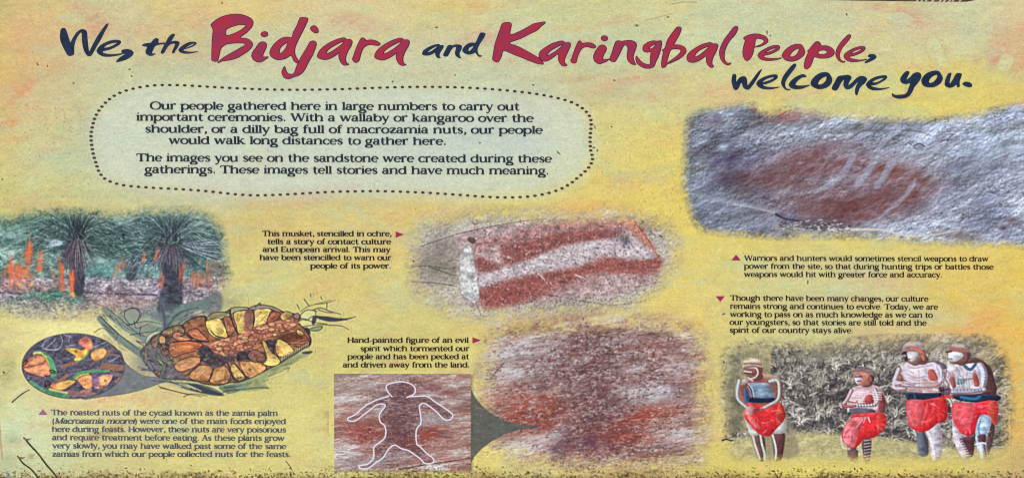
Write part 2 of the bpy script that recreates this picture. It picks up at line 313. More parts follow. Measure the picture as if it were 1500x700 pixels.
    for Pl in [[(1245,204),(1262,192),(1290,190),(1300,180),(1330,182)],[(1320,190),(1345,192),(1362,198)],[(1405,196),(1418,193),(1412,186)],[(1465,270),(1480,264),(1500,258)],[(1330,208),(1345,220),(1352,212)],[(1120,290),(1150,300),(1180,296)],[(1020,190),(1035,194)],[(1445,280),(1465,284),(1490,280)]]:
        line(Pl, (62,60,70), 1.3, .55, .7)
    poly([(1337,214),(1345,210),(1353,214),(1349,220),(1340,219)], (112,112,118), .5, 2.5)
    line([(1338,213),(1346,210),(1354,214)], (50,48,56), 1.6, .8); line([(1340,219),(1348,220)], (196,204,210), 1.2, .6)
    poly([(1044,170),(1050,166),(1058,172),(1054,182),(1046,180)], (112,100,116), .6, 2)
    line([(1010,180),(1014,186),(1030,190),(1048,192)],(80,80,92),3,.45,2,soft=3)
    CAN[sl] = CAN[sl] * np.array([.95, .95, .98], np.float32)
    CAN[sl] = old * (1 - m[..., None]) + CAN[sl] * m[..., None]
    MASKS['weapon'] = (sl, m > .25)

def paint_musket_stone():
    X, Y, sl = box(575, 286, 1025, 488)
    P = [(604,372),(610,340),(630,325),(690,314),(760,313),(840,317),(900,313),(945,318),(980,335),(990,360),(984,390),(960,420),(930,445),(880,455),(800,460),(700,462),(650,452),(615,430),(602,400)]
    m = feathered(P, X, Y, 34, 1.4, 8)
    g, h = relief(X, Y, -8, 14, 8, 5, 5, .75); h2 = fbm(X, Y, 70, 30, -10, 4, 15)
    c = ramp(np.clip(.5 + (h2 - .5) * 1.6, 0, 1), [(0,(140,132,124)),(.5,(164,158,148)),(1,(184,182,170))]) * (1 + .06 * g[..., None])
    old = CAN[sl].copy(); CAN[sl] = np.clip(c, 0, 1)
    blob(640, 365, 44, 22, (126,118,112), .75, -16, .5, 12, 4); blob(655, 395, 26, 16, (112,106,92), .7, 10, .5, 10, 6); blob(640, 430, 36, 14, (176,170,144), .5, 0, .4)
    for Pl in [[(600,390),(630,389),(652,393),(668,391)],[(602,412),(640,414),(668,419)],[(628,390),(650,398),(670,404)],[(600,440),(626,446)],[(616,360),(640,352),(664,344)]]:
        line(Pl, (56,50,48), 1.4, .7, 1.0)
    # stone block
    SB = [(666,344),(690,336),(740,328),(800,321),(880,316),(925,318),(945,340),(962,372),(970,392),(960,412),(900,430),(800,440),(745,452),(700,450),(680,440),(672,420),(669,390),(670,360)]
    poly(SB, (168,146,146), .95, 6, tex=.3); 
    line([(668,343),(700,335),(760,324),(800,320)], (70,56,52), 1.4, .7, 1.0); line([(668,341),(700,333),(760,322)], (196,190,182), 1.2, .5)
    R = (120, 62, 58)
    poly([(696,376),(716,380),(736,394),(726,402),(700,398)], R, .8, 9, tex=.22)
    poly([(735,358),(770,352),(812,340),(850,335),(890,334),(910,342),(880,352),(830,358),(800,370),(768,382),(742,388),(734,372)], R, .78, 10, tex=.22)
    poly([(700,352),(740,344),(780,332),(850,322),(910,326),(900,336),(840,334),(790,344),(740,356),(700,366)], (150,98,96), .6, 8, tex=.5)
    poly([(702,424),(750,408),(800,398),(850,390),(890,376),(930,380),(965,376),(968,392),(940,402),(900,400),(860,402),(820,420),(780,438),(720,452),(706,446)], (128,66,60), .84, 10, tex=.24)
    poly([(800,410),(860,402),(880,410),(820,430),(790,436)], (146,100,96), .5, 10, tex=.4)
    poly([(905,324),(930,322),(946,344),(962,368),(950,362),(925,340)], (176,116,96), .8, 3, tex=.2); line([(928,322),(946,346),(964,376)], (140,74,60), 2, .7)
    # pale band of the stencil and the chipped end face
    poly([(702,402),(740,392),(770,382),(806,368),(850,356),(905,348),(930,352),(950,368),(956,378),(920,378),(880,372),(850,386),(800,396),(750,404),(706,420)], (180,172,176), .92, 6, tex=.22)
    poly([(672,374),(684,356),(690,362),(694,386),(700,410),(702,436),(694,444),(676,432),(671,410),(673,395)], (184,190,188), .9, 2.5, tex=.34, smooth=False, edge=(120,110,104), ew=1, ea=.5)
    poly([(684,350),(690,346),(697,352),(692,357)], (72,62,58), .9, 2)
    blob(914, 352, 9, 10, (96,92,100), .8, 30, .9, 6, 8); line([(914,338),(926,360),(940,374)], (90,80,86), 2, .5, 1, soft=2)
    for Pl, w in [([(788,400),(799,411)], 2.6), ([(744,376),(750,378)], 3.5), ([(842,402),(858,408)], 3), ([(806,414),(809,418)], 2.5), ([(770,372),(776,368)],2)]: line(Pl, (196,186,190), w, .8, 1.5)
    for Pl in [[(790,430),(820,434),(850,440),(900,446),(960,438)],[(770,428),(790,436)],[(700,448),(704,462)],[(930,420),(970,412)]]: line(Pl, (72,60,58), 1.3, .6, .9)
    for k in range(2600):
        x = rng.uniform(690, 965); y = rng.uniform(322, 455); v = rng.random()
        line([(x, y), (x + rng.uniform(-1.6, 1.6), y + rng.uniform(-1, 1))], (70,48,50) if v < .6 else (196,180,186), rng.uniform(.8, 1.8), .45)
    g3, _ = relief(X, Y, -5, 7, 5, 33, 3, .8)
    gt = fbm(X, Y, 3.2, 2.4, -8, 2, 53, .9) - .5
    CAN[sl] = np.clip(CAN[sl] * (1 + .03 * g3[..., None] + .34 * gt[..., None]), 0, 1)
    CAN[sl] = old * (1 - m[..., None]) + CAN[sl] * m[..., None]
    MASKS['musket'] = (sl, m > .25)

def spirit_rock(X, Y, k, ox, oy, seed):
    """painted sandstone, k scales the picture, (ox, oy) is the middle of the figure"""
    u = (X - ox) / k; v = (Y - oy) / k
    g, h = relief(u, v, -8, 16, 5, seed, 4, .85); h2 = fbm(u, v, 80, 14, -8, 5, seed + 9, .65)
    c = ramp(np.clip(.5 + (h2 - .5) * 1.9, 0, 1), [(0,(116,92,84)),(.35,(150,128,120)),(.65,(178,164,158)),(1,(194,192,190))])
    red = np.clip((fbm(u, v, 60, 12, -8, 5, seed + 17, .7) - .45) * 5, 0, 1) * .62
    c = c * (1 - red[..., None]) + rgb((146, 92, 84)) * red[..., None]
    gt = fbm(u, v, 4.2, 2.2, -8, 2, seed + 3, .9) - .5
    return np.clip(c * (1 + .06 * g[..., None] + .30 * gt[..., None]), 0, 1)

def spirit_figure(ox, oy, k, ky, seed, n, dark=.6):
    """the hand-painted figure of dark pecked clumps: head, trunk, arms, legs"""
    rs = np.random.default_rng(seed)
    def bl(x, y, rx, ry, c, a, ang=0): blob(ox + x * k, oy + y * ky, rx * k, ry * ky, c, a, ang, .9, 8 * k, int(abs(x * 3 + y)) % 40)
    D = (92, 64, 70); R = (138, 62, 52)
    for b in [(0,-62,30,18,D,.6),(0,-30,36,26,D,dark),(0,5,40,30,D,dark),(0,40,44,26,D,.65),(-60,-40,34,14,D,.5,-30),(-80,-10,14,16,D,.35),(60,-40,40,12,D,.45,28),(100,-10,22,10,D,.4,50),(-30,66,30,16,D,.55),(30,70,34,16,D,.55),(-100,30,40,16,R,.7),(-80,42,36,14,R,.7),(-50,22,24,16,R,.55),(60,40,50,16,R,.72,-16),(40,62,40,12,R,.65),(90,26,34,8,R,.55),(-60,70,50,9,R,.5,-18),(70,-74,50,8,(120,80,80),.5,12),(110,-60,30,6,(120,80,80),.5,16),(80,0,30,12,(160,166,176),.5)]:
        bl(*b)
    boxes = [(-26,26,-82,-46),(-42,42,-50,70),(-90,-40,-54,-20),(44,110,-50,-10),(-60,-10,50,85),(10,80,40,85),(-110,-60,20,50),(-40,100,-90,-60)]
    ws = [.12,.30,.10,.10,.10,.10,.10,.08]
    for i in range(n):
        b = boxes[rs.choice(8, p=ws)]
        x = ox + ((b[0] + b[1]) / 2 + rs.normal(0, .36) * (b[1] - b[0])) * k; y = oy + ((b[2] + b[3]) / 2 + rs.normal(0, .36) * (b[3] - b[2])) * ky
        c = [(66,46,48),(96,62,62),(198,188,190),(156,140,140),(124,62,54)][rs.choice(5, p=[.30,.24,.22,.14,.1])]
        L = rs.uniform(1.5, 5.5) * k; an = rs.normal(-.5, .7)
        line([(x, y), (x + L * math.cos(an), y + L * .7 * math.sin(an))], c, rs.uniform(1.2, 3.0) * k, rs.uniform(.25, .66), soft=1.2)

def paint_spirit_photo():
    X, Y, sl = box(680, 436, 1062, 716)
    P = [(712,530),(716,495),(740,478),(800,474),(860,468),(920,466),(980,474),(1015,486),(1028,520),(1030,580),(1030,640),(1016,672),(960,684),(900,686),(840,684),(800,676),(740,664),(708,645),(706,600),(706,560)]
    m = feathered(P, X, Y, 44, 1.6, 6)
    old = CAN[sl].copy(); CAN[sl] = spirit_rock(X, Y, 1.0, 878, 575, 4)
    blob(760, 520, 50, 16, (164,168,176), .5, -10, .5); blob(960, 575, 34, 16, (156,166,178), .5, 0, .6); blob(770, 662, 50, 18, (186,176,160), .6, -14, .3); blob(725, 540, 20, 30, (186,172,160), .5, 0, .4)
    blob(872, 570, 110, 70, (128,100,102), .55, 0, .8, 10, 22)
    spirit_figure(872, 575, 1.0, 1.05, 11, 2600, .4)
    rq = np.random.default_rng(19)
    for i in range(5200):     # chips over the whole face, thick where the noise field is high
        x = rq.uniform(712, 1024); y = rq.uniform(474, 684); dn = .55 * float(vn(np.float32(x / 26), np.float32(y / 15), 9)) + .45 * float(vn(np.float32(x / 9), np.float32(y / 6), 10)) + .12 * math.exp(-((x - 872) / 62) ** 2) + .06 * math.exp(-((y - 640) / 34) ** 2)
        if dn < .62: continue
        a = rq.normal(-.35, .6); l = rq.uniform(2, 6)
        line([(x, y), (x + l * math.cos(a), y + l * .6 * math.sin(a))], [(82,54,54),(112,70,66),(64,44,46),(150,84,72),(206,196,194)][rq.choice(5, p=[.28,.24,.16,.18,.14])], rq.uniform(1.0, 2.4), .55, .6)
    for b in [(770,512,40,9,-12,.6),(790,535,30,7,-14,.5),(750,545,24,9,0,.4),(955,572,34,12,-6,.6),(930,540,20,7,0,.4),(775,655,44,12,-16,.6),(815,632,10,22,20,.5),(776,590,6,16,0,.5),(1000,540,24,14,0,.4),(730,500,20,16,0,.4),(900,500,34,5,-6,.4),(980,640,34,10,-8,.4),(860,520,18,5,-10,.4)]:
        blob(b[0], b[1], b[2], b[3], (190,190,196), b[5], b[4], .9, 6, int(b[0]) % 40, grit=.8)
    for b in [(850,490,44,8,-8,.6),(930,486,60,6,8,.55),(975,500,40,5,14,.5),(870,545,34,16,0,.5),(838,575,26,26,0,.55),(880,600,34,22,0,.55),(850,645,30,18,-10,.6),(900,632,44,12,-4,.6),(970,555,26,7,42,.55),(945,515,24,6,30,.45),(778,545,30,7,-30,.5),(760,585,20,9,-30,.4),(940,655,40,8,0,.5),(815,600,14,26,0,.4)]:
        blob(b[0], b[1], b[2], b[3], (92,62,60), b[5] * .55, b[4], 1.1, 6, int(b[0] * 3) % 40, grit=1.0)
    for b in [(760,590,34,16,0,.6),(790,625,30,10,-26,.5),(800,590,12,20,10,.5),(940,610,44,9,-20,.6),(905,640,40,9,0,.5),(950,640,30,7,0,.4),(860,660,30,6,0,.35)]:
        blob(b[0], b[1], b[2], b[3], (150,66,50), b[5] * .8, b[4], .9, 6, int(b[0] * 7) % 40, grit=.9)
    for i in range(2200):
        x = rq.uniform(708, 1026); y = rq.uniform(472, 686); dn = .6 * float(vn(np.float32(x / 18), np.float32(y / 9), 19)) + .4 * float(vn(np.float32(x / 7), np.float32(y / 5), 20)); a = rq.normal(-.3, .5); l = rq.uniform(2, 6)
        line([(x, y), (x + l * math.cos(a), y + l * .6 * math.sin(a))], (74,50,50) if dn > .5 else (206,196,192), rq.uniform(1.0, 2.0), .45, .6)
    for i in range(700):
        x = rq.uniform(700, 1020); y = rq.uniform(476, 684); l = rq.uniform(8, 34); y2 = y - l * .12 + 6 * math.sin((x - 860) * .01) * .1
        line([(x, y), (x + l * .5, y - l * .08), (x + l, y2)], [(112,80,76),(204,200,200),(150,96,84),(88,74,72)][rq.integers(4)], rq.uniform(.7, 1.6), .4, .4)
    blob(870, 645, 24, 12, (92,58,76), .5, 0, .8, 7); blob(820, 655, 24, 14, (92,66,84), .5, -60, .8, 7)
    for Pl in [[(940,691),(980,684),(1020,675)],[(990,597),(1012,596)],[(720,552),(738,530)],[(712,555),(724,554)]]: line(Pl, (64,56,52), 1.6, .8, 1)
    CAN[sl] = old * (1 - m[..., None]) + CAN[sl] * m[..., None]
    MASKS['spirit'] = (sl, m > .25)

OUTL = [T(470,530,4.118,P) for P in [
    [(432,210),(405,180),(394,150),(410,132),(450,122),(490,118),(530,126),(556,140),(570,165),(562,192),(535,205),(516,214)],
    [(412,205),(335,228),(262,268),(210,315),(166,335),(166,350),(205,354),(260,315),(330,262),(360,252),(386,256),(384,272),(358,305),(352,330),(360,362),(382,378),(392,410),(388,450),(372,470),(322,510),(320,550),(316,582),(285,612),(232,625),(240,640),(285,640),(335,602),(375,575),(412,520),(447,500),(485,520),(530,533),(570,560),(604,585),(625,608),(660,612),(680,600),(676,578),(640,550),(600,510),(578,488),(576,410),(604,366),(600,310),(594,270),(606,252),(630,250),(690,292),(745,345),(780,346),(795,330),(790,310),(740,272),(690,240),(640,206),(580,206),(525,208)]]]
def paint_outline_photo():
    Q = [(488.4,546.4),(689.4,546.8),(689.6,688.3),(489,687.8)]
    X, Y, sl = box(482, 540, 697, 696)
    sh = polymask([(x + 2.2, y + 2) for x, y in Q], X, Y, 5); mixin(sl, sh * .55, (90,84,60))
    m = polymask(Q, X, Y, 1.0)
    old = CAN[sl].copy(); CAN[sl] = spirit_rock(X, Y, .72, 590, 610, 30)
    blob(640, 570, 60, 7, (124,84,86), .6, 16, .8, 6); blob(640, 590, 50, 5, (130,92,92), .5, 12, .8, 6); blob(515, 620, 34, 22, (142,84,76), .6, 0, .9, 7); blob(650, 640, 34, 20, (140,92,84), .5, 0, .9, 7); blob(540, 672, 60, 10, (150,150,164), .5, -6, .6); blob(540, 565, 50, 10, (150,150,150), .4, 0, .6, 8)
    blob(645, 612, 18, 10, (160,160,160), .6, 0, .6, 6)
    spirit_figure(586, 612, .56, .66, 12, 1000, .5)
    fp = OUTL[1] + OUTL[0][::-1]; FX, FY, fs = box(500, 550, 680, 690); fm = polymask(catmull(fp, 2), FX, FY, 4); mixin(fs, np.clip(fm * (.42 + 1.6 * (fbm(FX, FY, 5, 3.5, -10, 3, 33, .8) - .5)), 0, .8), (88,56,58))
    rq = np.random.default_rng(29)
    for i in range(700):
        x = rq.uniform(489, 686); y = rq.uniform(549, 686); l = rq.uniform(6, 26)
        line([(x, y), (x + l * .5, y - l * .02), (x + l, y + l * .1)], [(104,76,76),(190,188,192),(146,90,84),(78,68,72)][rq.integers(4)], rq.uniform(.7, 1.5), .42, .4)
    line([(584,686),(620,680),(650,676),(690,670)], (44,40,46), 2, .75, 1.2)
    line([(690,547),(690,688)], (60,56,60), 1.6, .6); line([(489,547),(689,547)], (88,84,90), 1.2, .5)
    CAN[sl] = old * (1 - m[..., None]) + CAN[sl] * m[..., None]
    MASKS['outline'] = (sl, m > .5)

# ------------------------------------------------------------------ palms
def frond(x, y, ang, L, droop, c, w, a, rs, ky=.62):
    """one frond with drooping leaflets"""
    P = []
    for k in range(9):
        t = k / 8; P.append((x + L * t * math.cos(ang), y - L * t * math.sin(ang) * ky + droop * t * t))
    line(P, c, w, a, .6)

def palm_crown(x, y, L, seed, n, a0=-30, a1=210, dark=(44,56,62), mid=(70,96,88), lite=(136,164,166)):
    rs = np.random.default_rng(seed)
    blob(x, y - 12, L * .5, L * .30, (52,66,74), .6, 0, .5, 8, seed)
    for i in range(n):
        ang = math.radians(rs.uniform(a0, a1)); l = L * rs.uniform(.35, 1.0)
        p = rs.random(); c = dark if p < .5 else (mid if p < .88 else lite)
        r0 = rs.uniform(0, .75) * l; x_ = x + rs.normal(0, 7); y_ = y + rs.normal(0, 4)
        frond(x_ + r0 * math.cos(ang), y_ - r0 * math.sin(ang) * .62, ang + rs.normal(0, .22), (l - r0) * .9 + 6, rs.uniform(2, 16) * (l / 90), c, rs.uniform(1, 2.0), rs.uniform(.4, .85), rs)

def paint_palms():
    X, Y, sl = box(X0, 290, 350, 486)
    P = [(-60,315),(0,322),(30,314),(70,309),(120,310),(170,314),(220,308),(270,308),(308,318),(326,345),(330,380),(334,405),(318,428),(318,450),(250,475),(190,462),(120,462),(60,462),(0,456),(-60,450)]
    m = feathered(P, X, Y, 20, 1.3, 12, 12)
    old = CAN[sl].copy()
    n1 = fbm(X, Y, 26, 14, 0, 5, 14, .7); n2 = fbm(X, Y, 8, 5, -10, 4, 24, .8)
    up = ramp(np.clip(.5 + (n1 - .5) * 1.5 + (n2 - .5) * 1.3, 0, 1), [(0,(56,74,76)),(.4,(94,124,120)),(.65,(126,158,150)),(1,(176,204,196))])
    gd = ramp(np.clip(.5 + (n1 - .5) + (n2 - .5) * 2.2, 0, 1), [(0,(84,80,92)),(.45,(126,122,136)),(.7,(158,152,164)),(1,(204,194,196))])
    gy = np.clip((Y - 402 + (n1 - .5) * 20) / 10, 0, 1)[..., None]
    CAN[sl] = up * (1 - gy) + gd * gy
    blob(40, 322, 60, 12, (92,128,98), .5, 0, .5); blob(280, 335, 40, 20, (120,140,118), .6, 0, .5); blob(160, 330, 50, 14, (128,166,162), .5, 0, .7, 9)
    blob(165, 392, 50, 8, (70,132,136), .6, 0, .6, 8); blob(50, 345, 30, 12, (130,160,170), .4, 0, .6)
    rs = np.random.default_rng(5)
    blob(60, 420, 50, 6, (166,118,108), .6, 0, .5, 8); blob(180, 440, 50, 12, (178,128,118), .65, 0, .7, 9); blob(30, 424, 40, 6, (158,106,100), .5, 0, .6, 8); blob(120, 450, 60, 9, (150,140,120), .5, 0, .5); blob(145, 456, 20, 6, (206,170,110), .5, 0, .5)
    blob(82, 430, 26, 10, (52,116,92), .75, 0, .8, 7); blob(50, 432, 22, 6, (62,126,96), .6, 0, .8, 7); blob(110, 440, 20, 8, (60,110,90), .6, 0, .8, 6); blob(30, 448, 60, 10, (136,150,120), .6, 0, .5)
    line([(124,428),(170,430),(228,431)], (60,56,72), 3, .7); line([(0,428),(30,430)], (50,52,60), 2.5, .8)
    blob(60, 458, 120, 12, (190,186,140), .6, 0, .4); blob(200, 462, 60, 10, (184,180,136), .5, 0, .4)
    # litter flecks
    for i in range(1500):
        x = rs.uniform(-10, 330); y = rs.uniform(405, 470); p = rs.random()
        c = (60,58,74) if p < .4 else ((196,190,204) if p < .7 else ((206,150,130) if p < .9 else (76,128,104)))
        line([(x, y), (x + rs.normal(0, 4), y + rs.normal(0, 1.4))], c, rs.uniform(.8, 1.5), .5)
    # trunks
    poly([(184,368),(200,366),(203,388),(201,408),(185,408)], (62,66,74), .85, 3, tex=.4)
    palm_crown(192, 366, 62, 31, 150, -20, 200, mid=(60,90,88), lite=(120,160,160))
    for i in range(60):
        a = rs.uniform(-2.7, -.4); l = rs.uniform(14, 34); line([(192, 372), (192 + l * math.cos(a), 372 - l * .9 * math.sin(a))], (110,126,140) if rs.random() < .5 else (56,60,72), 1.2, .5, .7)
    poly([(100,360),(118,358),(122,385),(122,428),(106,430),(103,400)], (56,56,68), .95, 3, tex=.4)
    blob(100, 340, 70, 22, (48,62,66), .55, 0, .5, 8, 3); palm_crown(110, 354, 112, 32, 520, dark=(42,56,58), mid=(78,110,96))
    for i in range(130):
        a = rs.uniform(-2.6, -.5); l = rs.uniform(18, 52); x = 108 + rs.normal(0, 5)
        line([(x, 360), (x + l * .5 * math.cos(a), 360 + l * .45), (x + l * .62 * math.cos(a), 360 - l * math.sin(a))], [(58,58,72),(106,96,110),(84,78,92)][rs.integers(3)], 1.3, .6, .8)
    for i in range(30):
        a = rs.uniform(2.85, 3.7); r = rs.uniform(8, 20); l = rs.uniform(8, 24)
        line([(100 + r * math.cos(a), 354 + r * .6 * math.sin(a) * -1), (100 + (r + l) * math.cos(a), 354 - (r + l) * .6 * math.sin(a))], (196,212,228), 1.2, .55, .8)
    poly([(238,372),(262,370),(266,400),(264,452),(230,456),(237,420)], (60,62,76), .95, 4, tex=.4)
    blob(252, 346, 56, 24, (48,60,68), .7, 0, .5, 8, 9); palm_crown(250, 360, 90, 33, 560, -25, 205, dark=(46,58,64), mid=(80,108,100))
    for i in range(90):
        a = rs.uniform(-.5, .45); r = rs.uniform(14, 30); l = rs.uniform(20, 54)
        line([(252 + r * math.cos(a), 360 - r * .6 * math.sin(a)), (252 + (r + l) * math.cos(a), 360 - (r + l) * .6 * math.sin(a) + 4)], (190,206,214) if i % 2 else (48,56,68), 1.2, .6, .7)
    for i in range(90):
        a = rs.uniform(-2.5, -.6); l = rs.uniform(18, 50); x = 248 + rs.normal(0, 5)
        line([(x, 366), (x + l * .8 * math.cos(a), 366 + l * .45), (x + l * .9 * math.cos(a), 366 - l * math.sin(a))], [(56,60,72),(140,146,160),(76,80,92)][rs.integers(3)], 1.2, .55, .8)
    for i in range(50):
        x = 210 + rs.normal(0, 10); y = 385 + rs.normal(0, 12); line([(x, y), (x - 8, y + 10)], (160,172,188), 1, .45, .6)
    for (px, py, R_, dk) in [(112, 348, 96, (38,46,52)), (250, 352, 80, (44,50,60))]:
        blob(px, py + 2, 26, 13, (52,52,64), .75, 0, .5, 6, 9)
        for i in range(150):
            sd_ = 1 if rs.random() < .5 else -1; ex = px + sd_ * rs.uniform(.35, 1.0) * R_; up_ = rs.uniform(8, 38); ey = py + rs.uniform(-26, 24)
            c = [dk, (70,96,92), (96,128,118), (168,190,192)][rs.choice(4, p=[.46,.24,.18,.12])]
            line([(px + rs.normal(0, 5), py + rs.normal(0, 3)), ((px * .55 + ex * .45), min(py, ey) - up_ * .55), (ex, ey)], c, rs.uniform(1, 2), .55, .5)
        for i in range(70):
            a = rs.uniform(.9, 2.2); l = rs.uniform(16, 44)
            line([(px + rs.normal(0, 6), py), (px + l * math.cos(a) * 1.1, py - l * math.sin(a))], dk if rs.random() < .7 else (96,112,112), rs.uniform(1.2, 2.2), .6, .6)
        for i in range(60):
            x = px + rs.normal(0, 13); line([(px + (x - px) * .4, py + 6), (x, py + rs.uniform(20, 46))], [(52,50,64),(88,80,92),(128,112,118)][rs.integers(3)], rs.uniform(1, 1.8), .65, .7)
    for i in range(260):
        x = rs.choice([rs.uniform(150, 215), rs.uniform(20, 90)]); y = rs.uniform(318, 402); line([(x, y), (x + rs.uniform(2, 8), y + rs.uniform(-3, 4))], [(170,206,206),(110,160,160),(60,84,88)][rs.integers(3)], rs.uniform(.8, 1.8), .55, .4)
    gt = fbm(X, Y, 4, 3, 0, 3, 58, .9) - .5; CAN[sl] = np.clip(CAN[sl] * (1 + .6 * gt[..., None]), 0, 1)
    for b in [(170,322,36,9),(205,340,18,8),(20,340,22,10),(300,330,24,12),(150,385,26,9)]: blob(*b, (150,182,170), .4, 0, .9, 6, int(b[0]) % 30, grit=.8)
    # dead orange fronds
    O = [(220,98,54),(232,118,70),(196,90,62)]
    for b in [(42,372,6,14),(58,388,5,12),(26,400,8,14),(15,398,4,16),(38,400,8,10),(90,404,4,18),(105,412,4,16)]: blob(*b, (214,104,62), .7, 0, .9, 5, int(b[0]), grit=.8)
    for (x0, y0, x1, y1, n, sp) in [(44,358,38,384,12,3),(60,376,56,396,10,2.5),(16,385,14,416,9,2.5),(26,394,24,412,16,5),(38,392,36,408,12,5),(88,388,92,424,9,2.5),(103,398,106,430,9,2),(268,386,264,414,10,4),(235,404,240,416,7,2),(170,394,182,382,9,4),(228,378,232,366,6,3),(210,370,208,380,5,2),(236,424,230,412,5,2),(6,390,4,410,6,4),(76,392,78,416,5,3)]:
        for i in range(n): line([(x0 + rs.normal(0, sp * .9), y0 + rs.normal(0, 6)), ((x0 + x1) / 2 + rs.normal(0, sp * .7), (y0 + y1) / 2 + rs.normal(0, 3)), (x1 + rs.normal(0, sp * .9), y1 + rs.normal(0, 5))], O[rs.integers(3)], rs.uniform(.8, 2.4), .42, .5, soft=1.4)
    for i in range(120):
        x = rs.uniform(280, 330); y = rs.uniform(378 if x > 300 else 396, 408); line([(x, y), (x + rs.normal(0, 2), y + rs.uniform(8, 22))], [(176,108,80),(150,96,80),(190,126,96)][rs.integers(3)], 1.5, .45 * (1 - max(0, x - 310) / 30), .8)
    for x, y in [(106,429),(107,432),(28,417),(46,416)]: blob(x, y, 3, 2, (226,180,70), .9, 0, 0)
    CAN[sl] = np.clip(old * (1 - m[..., None]) + CAN[sl] * m[..., None], 0, 1)
    MASKS['palms'] = (sl, m > .25)
    MASKS['palms_crowns'] = [([(8,330),(40,316),(100,308),(150,312),(176,330),(182,356),(150,362),(128,372),(123,430),(104,432),(98,392),(70,380),(50,364),(10,358)]),
                             ([(176,326),(210,314),(250,308),(300,312),(326,340),(326,366),(290,384),(266,388),(266,452),(232,456),(236,400),(206,392),(188,372)])]
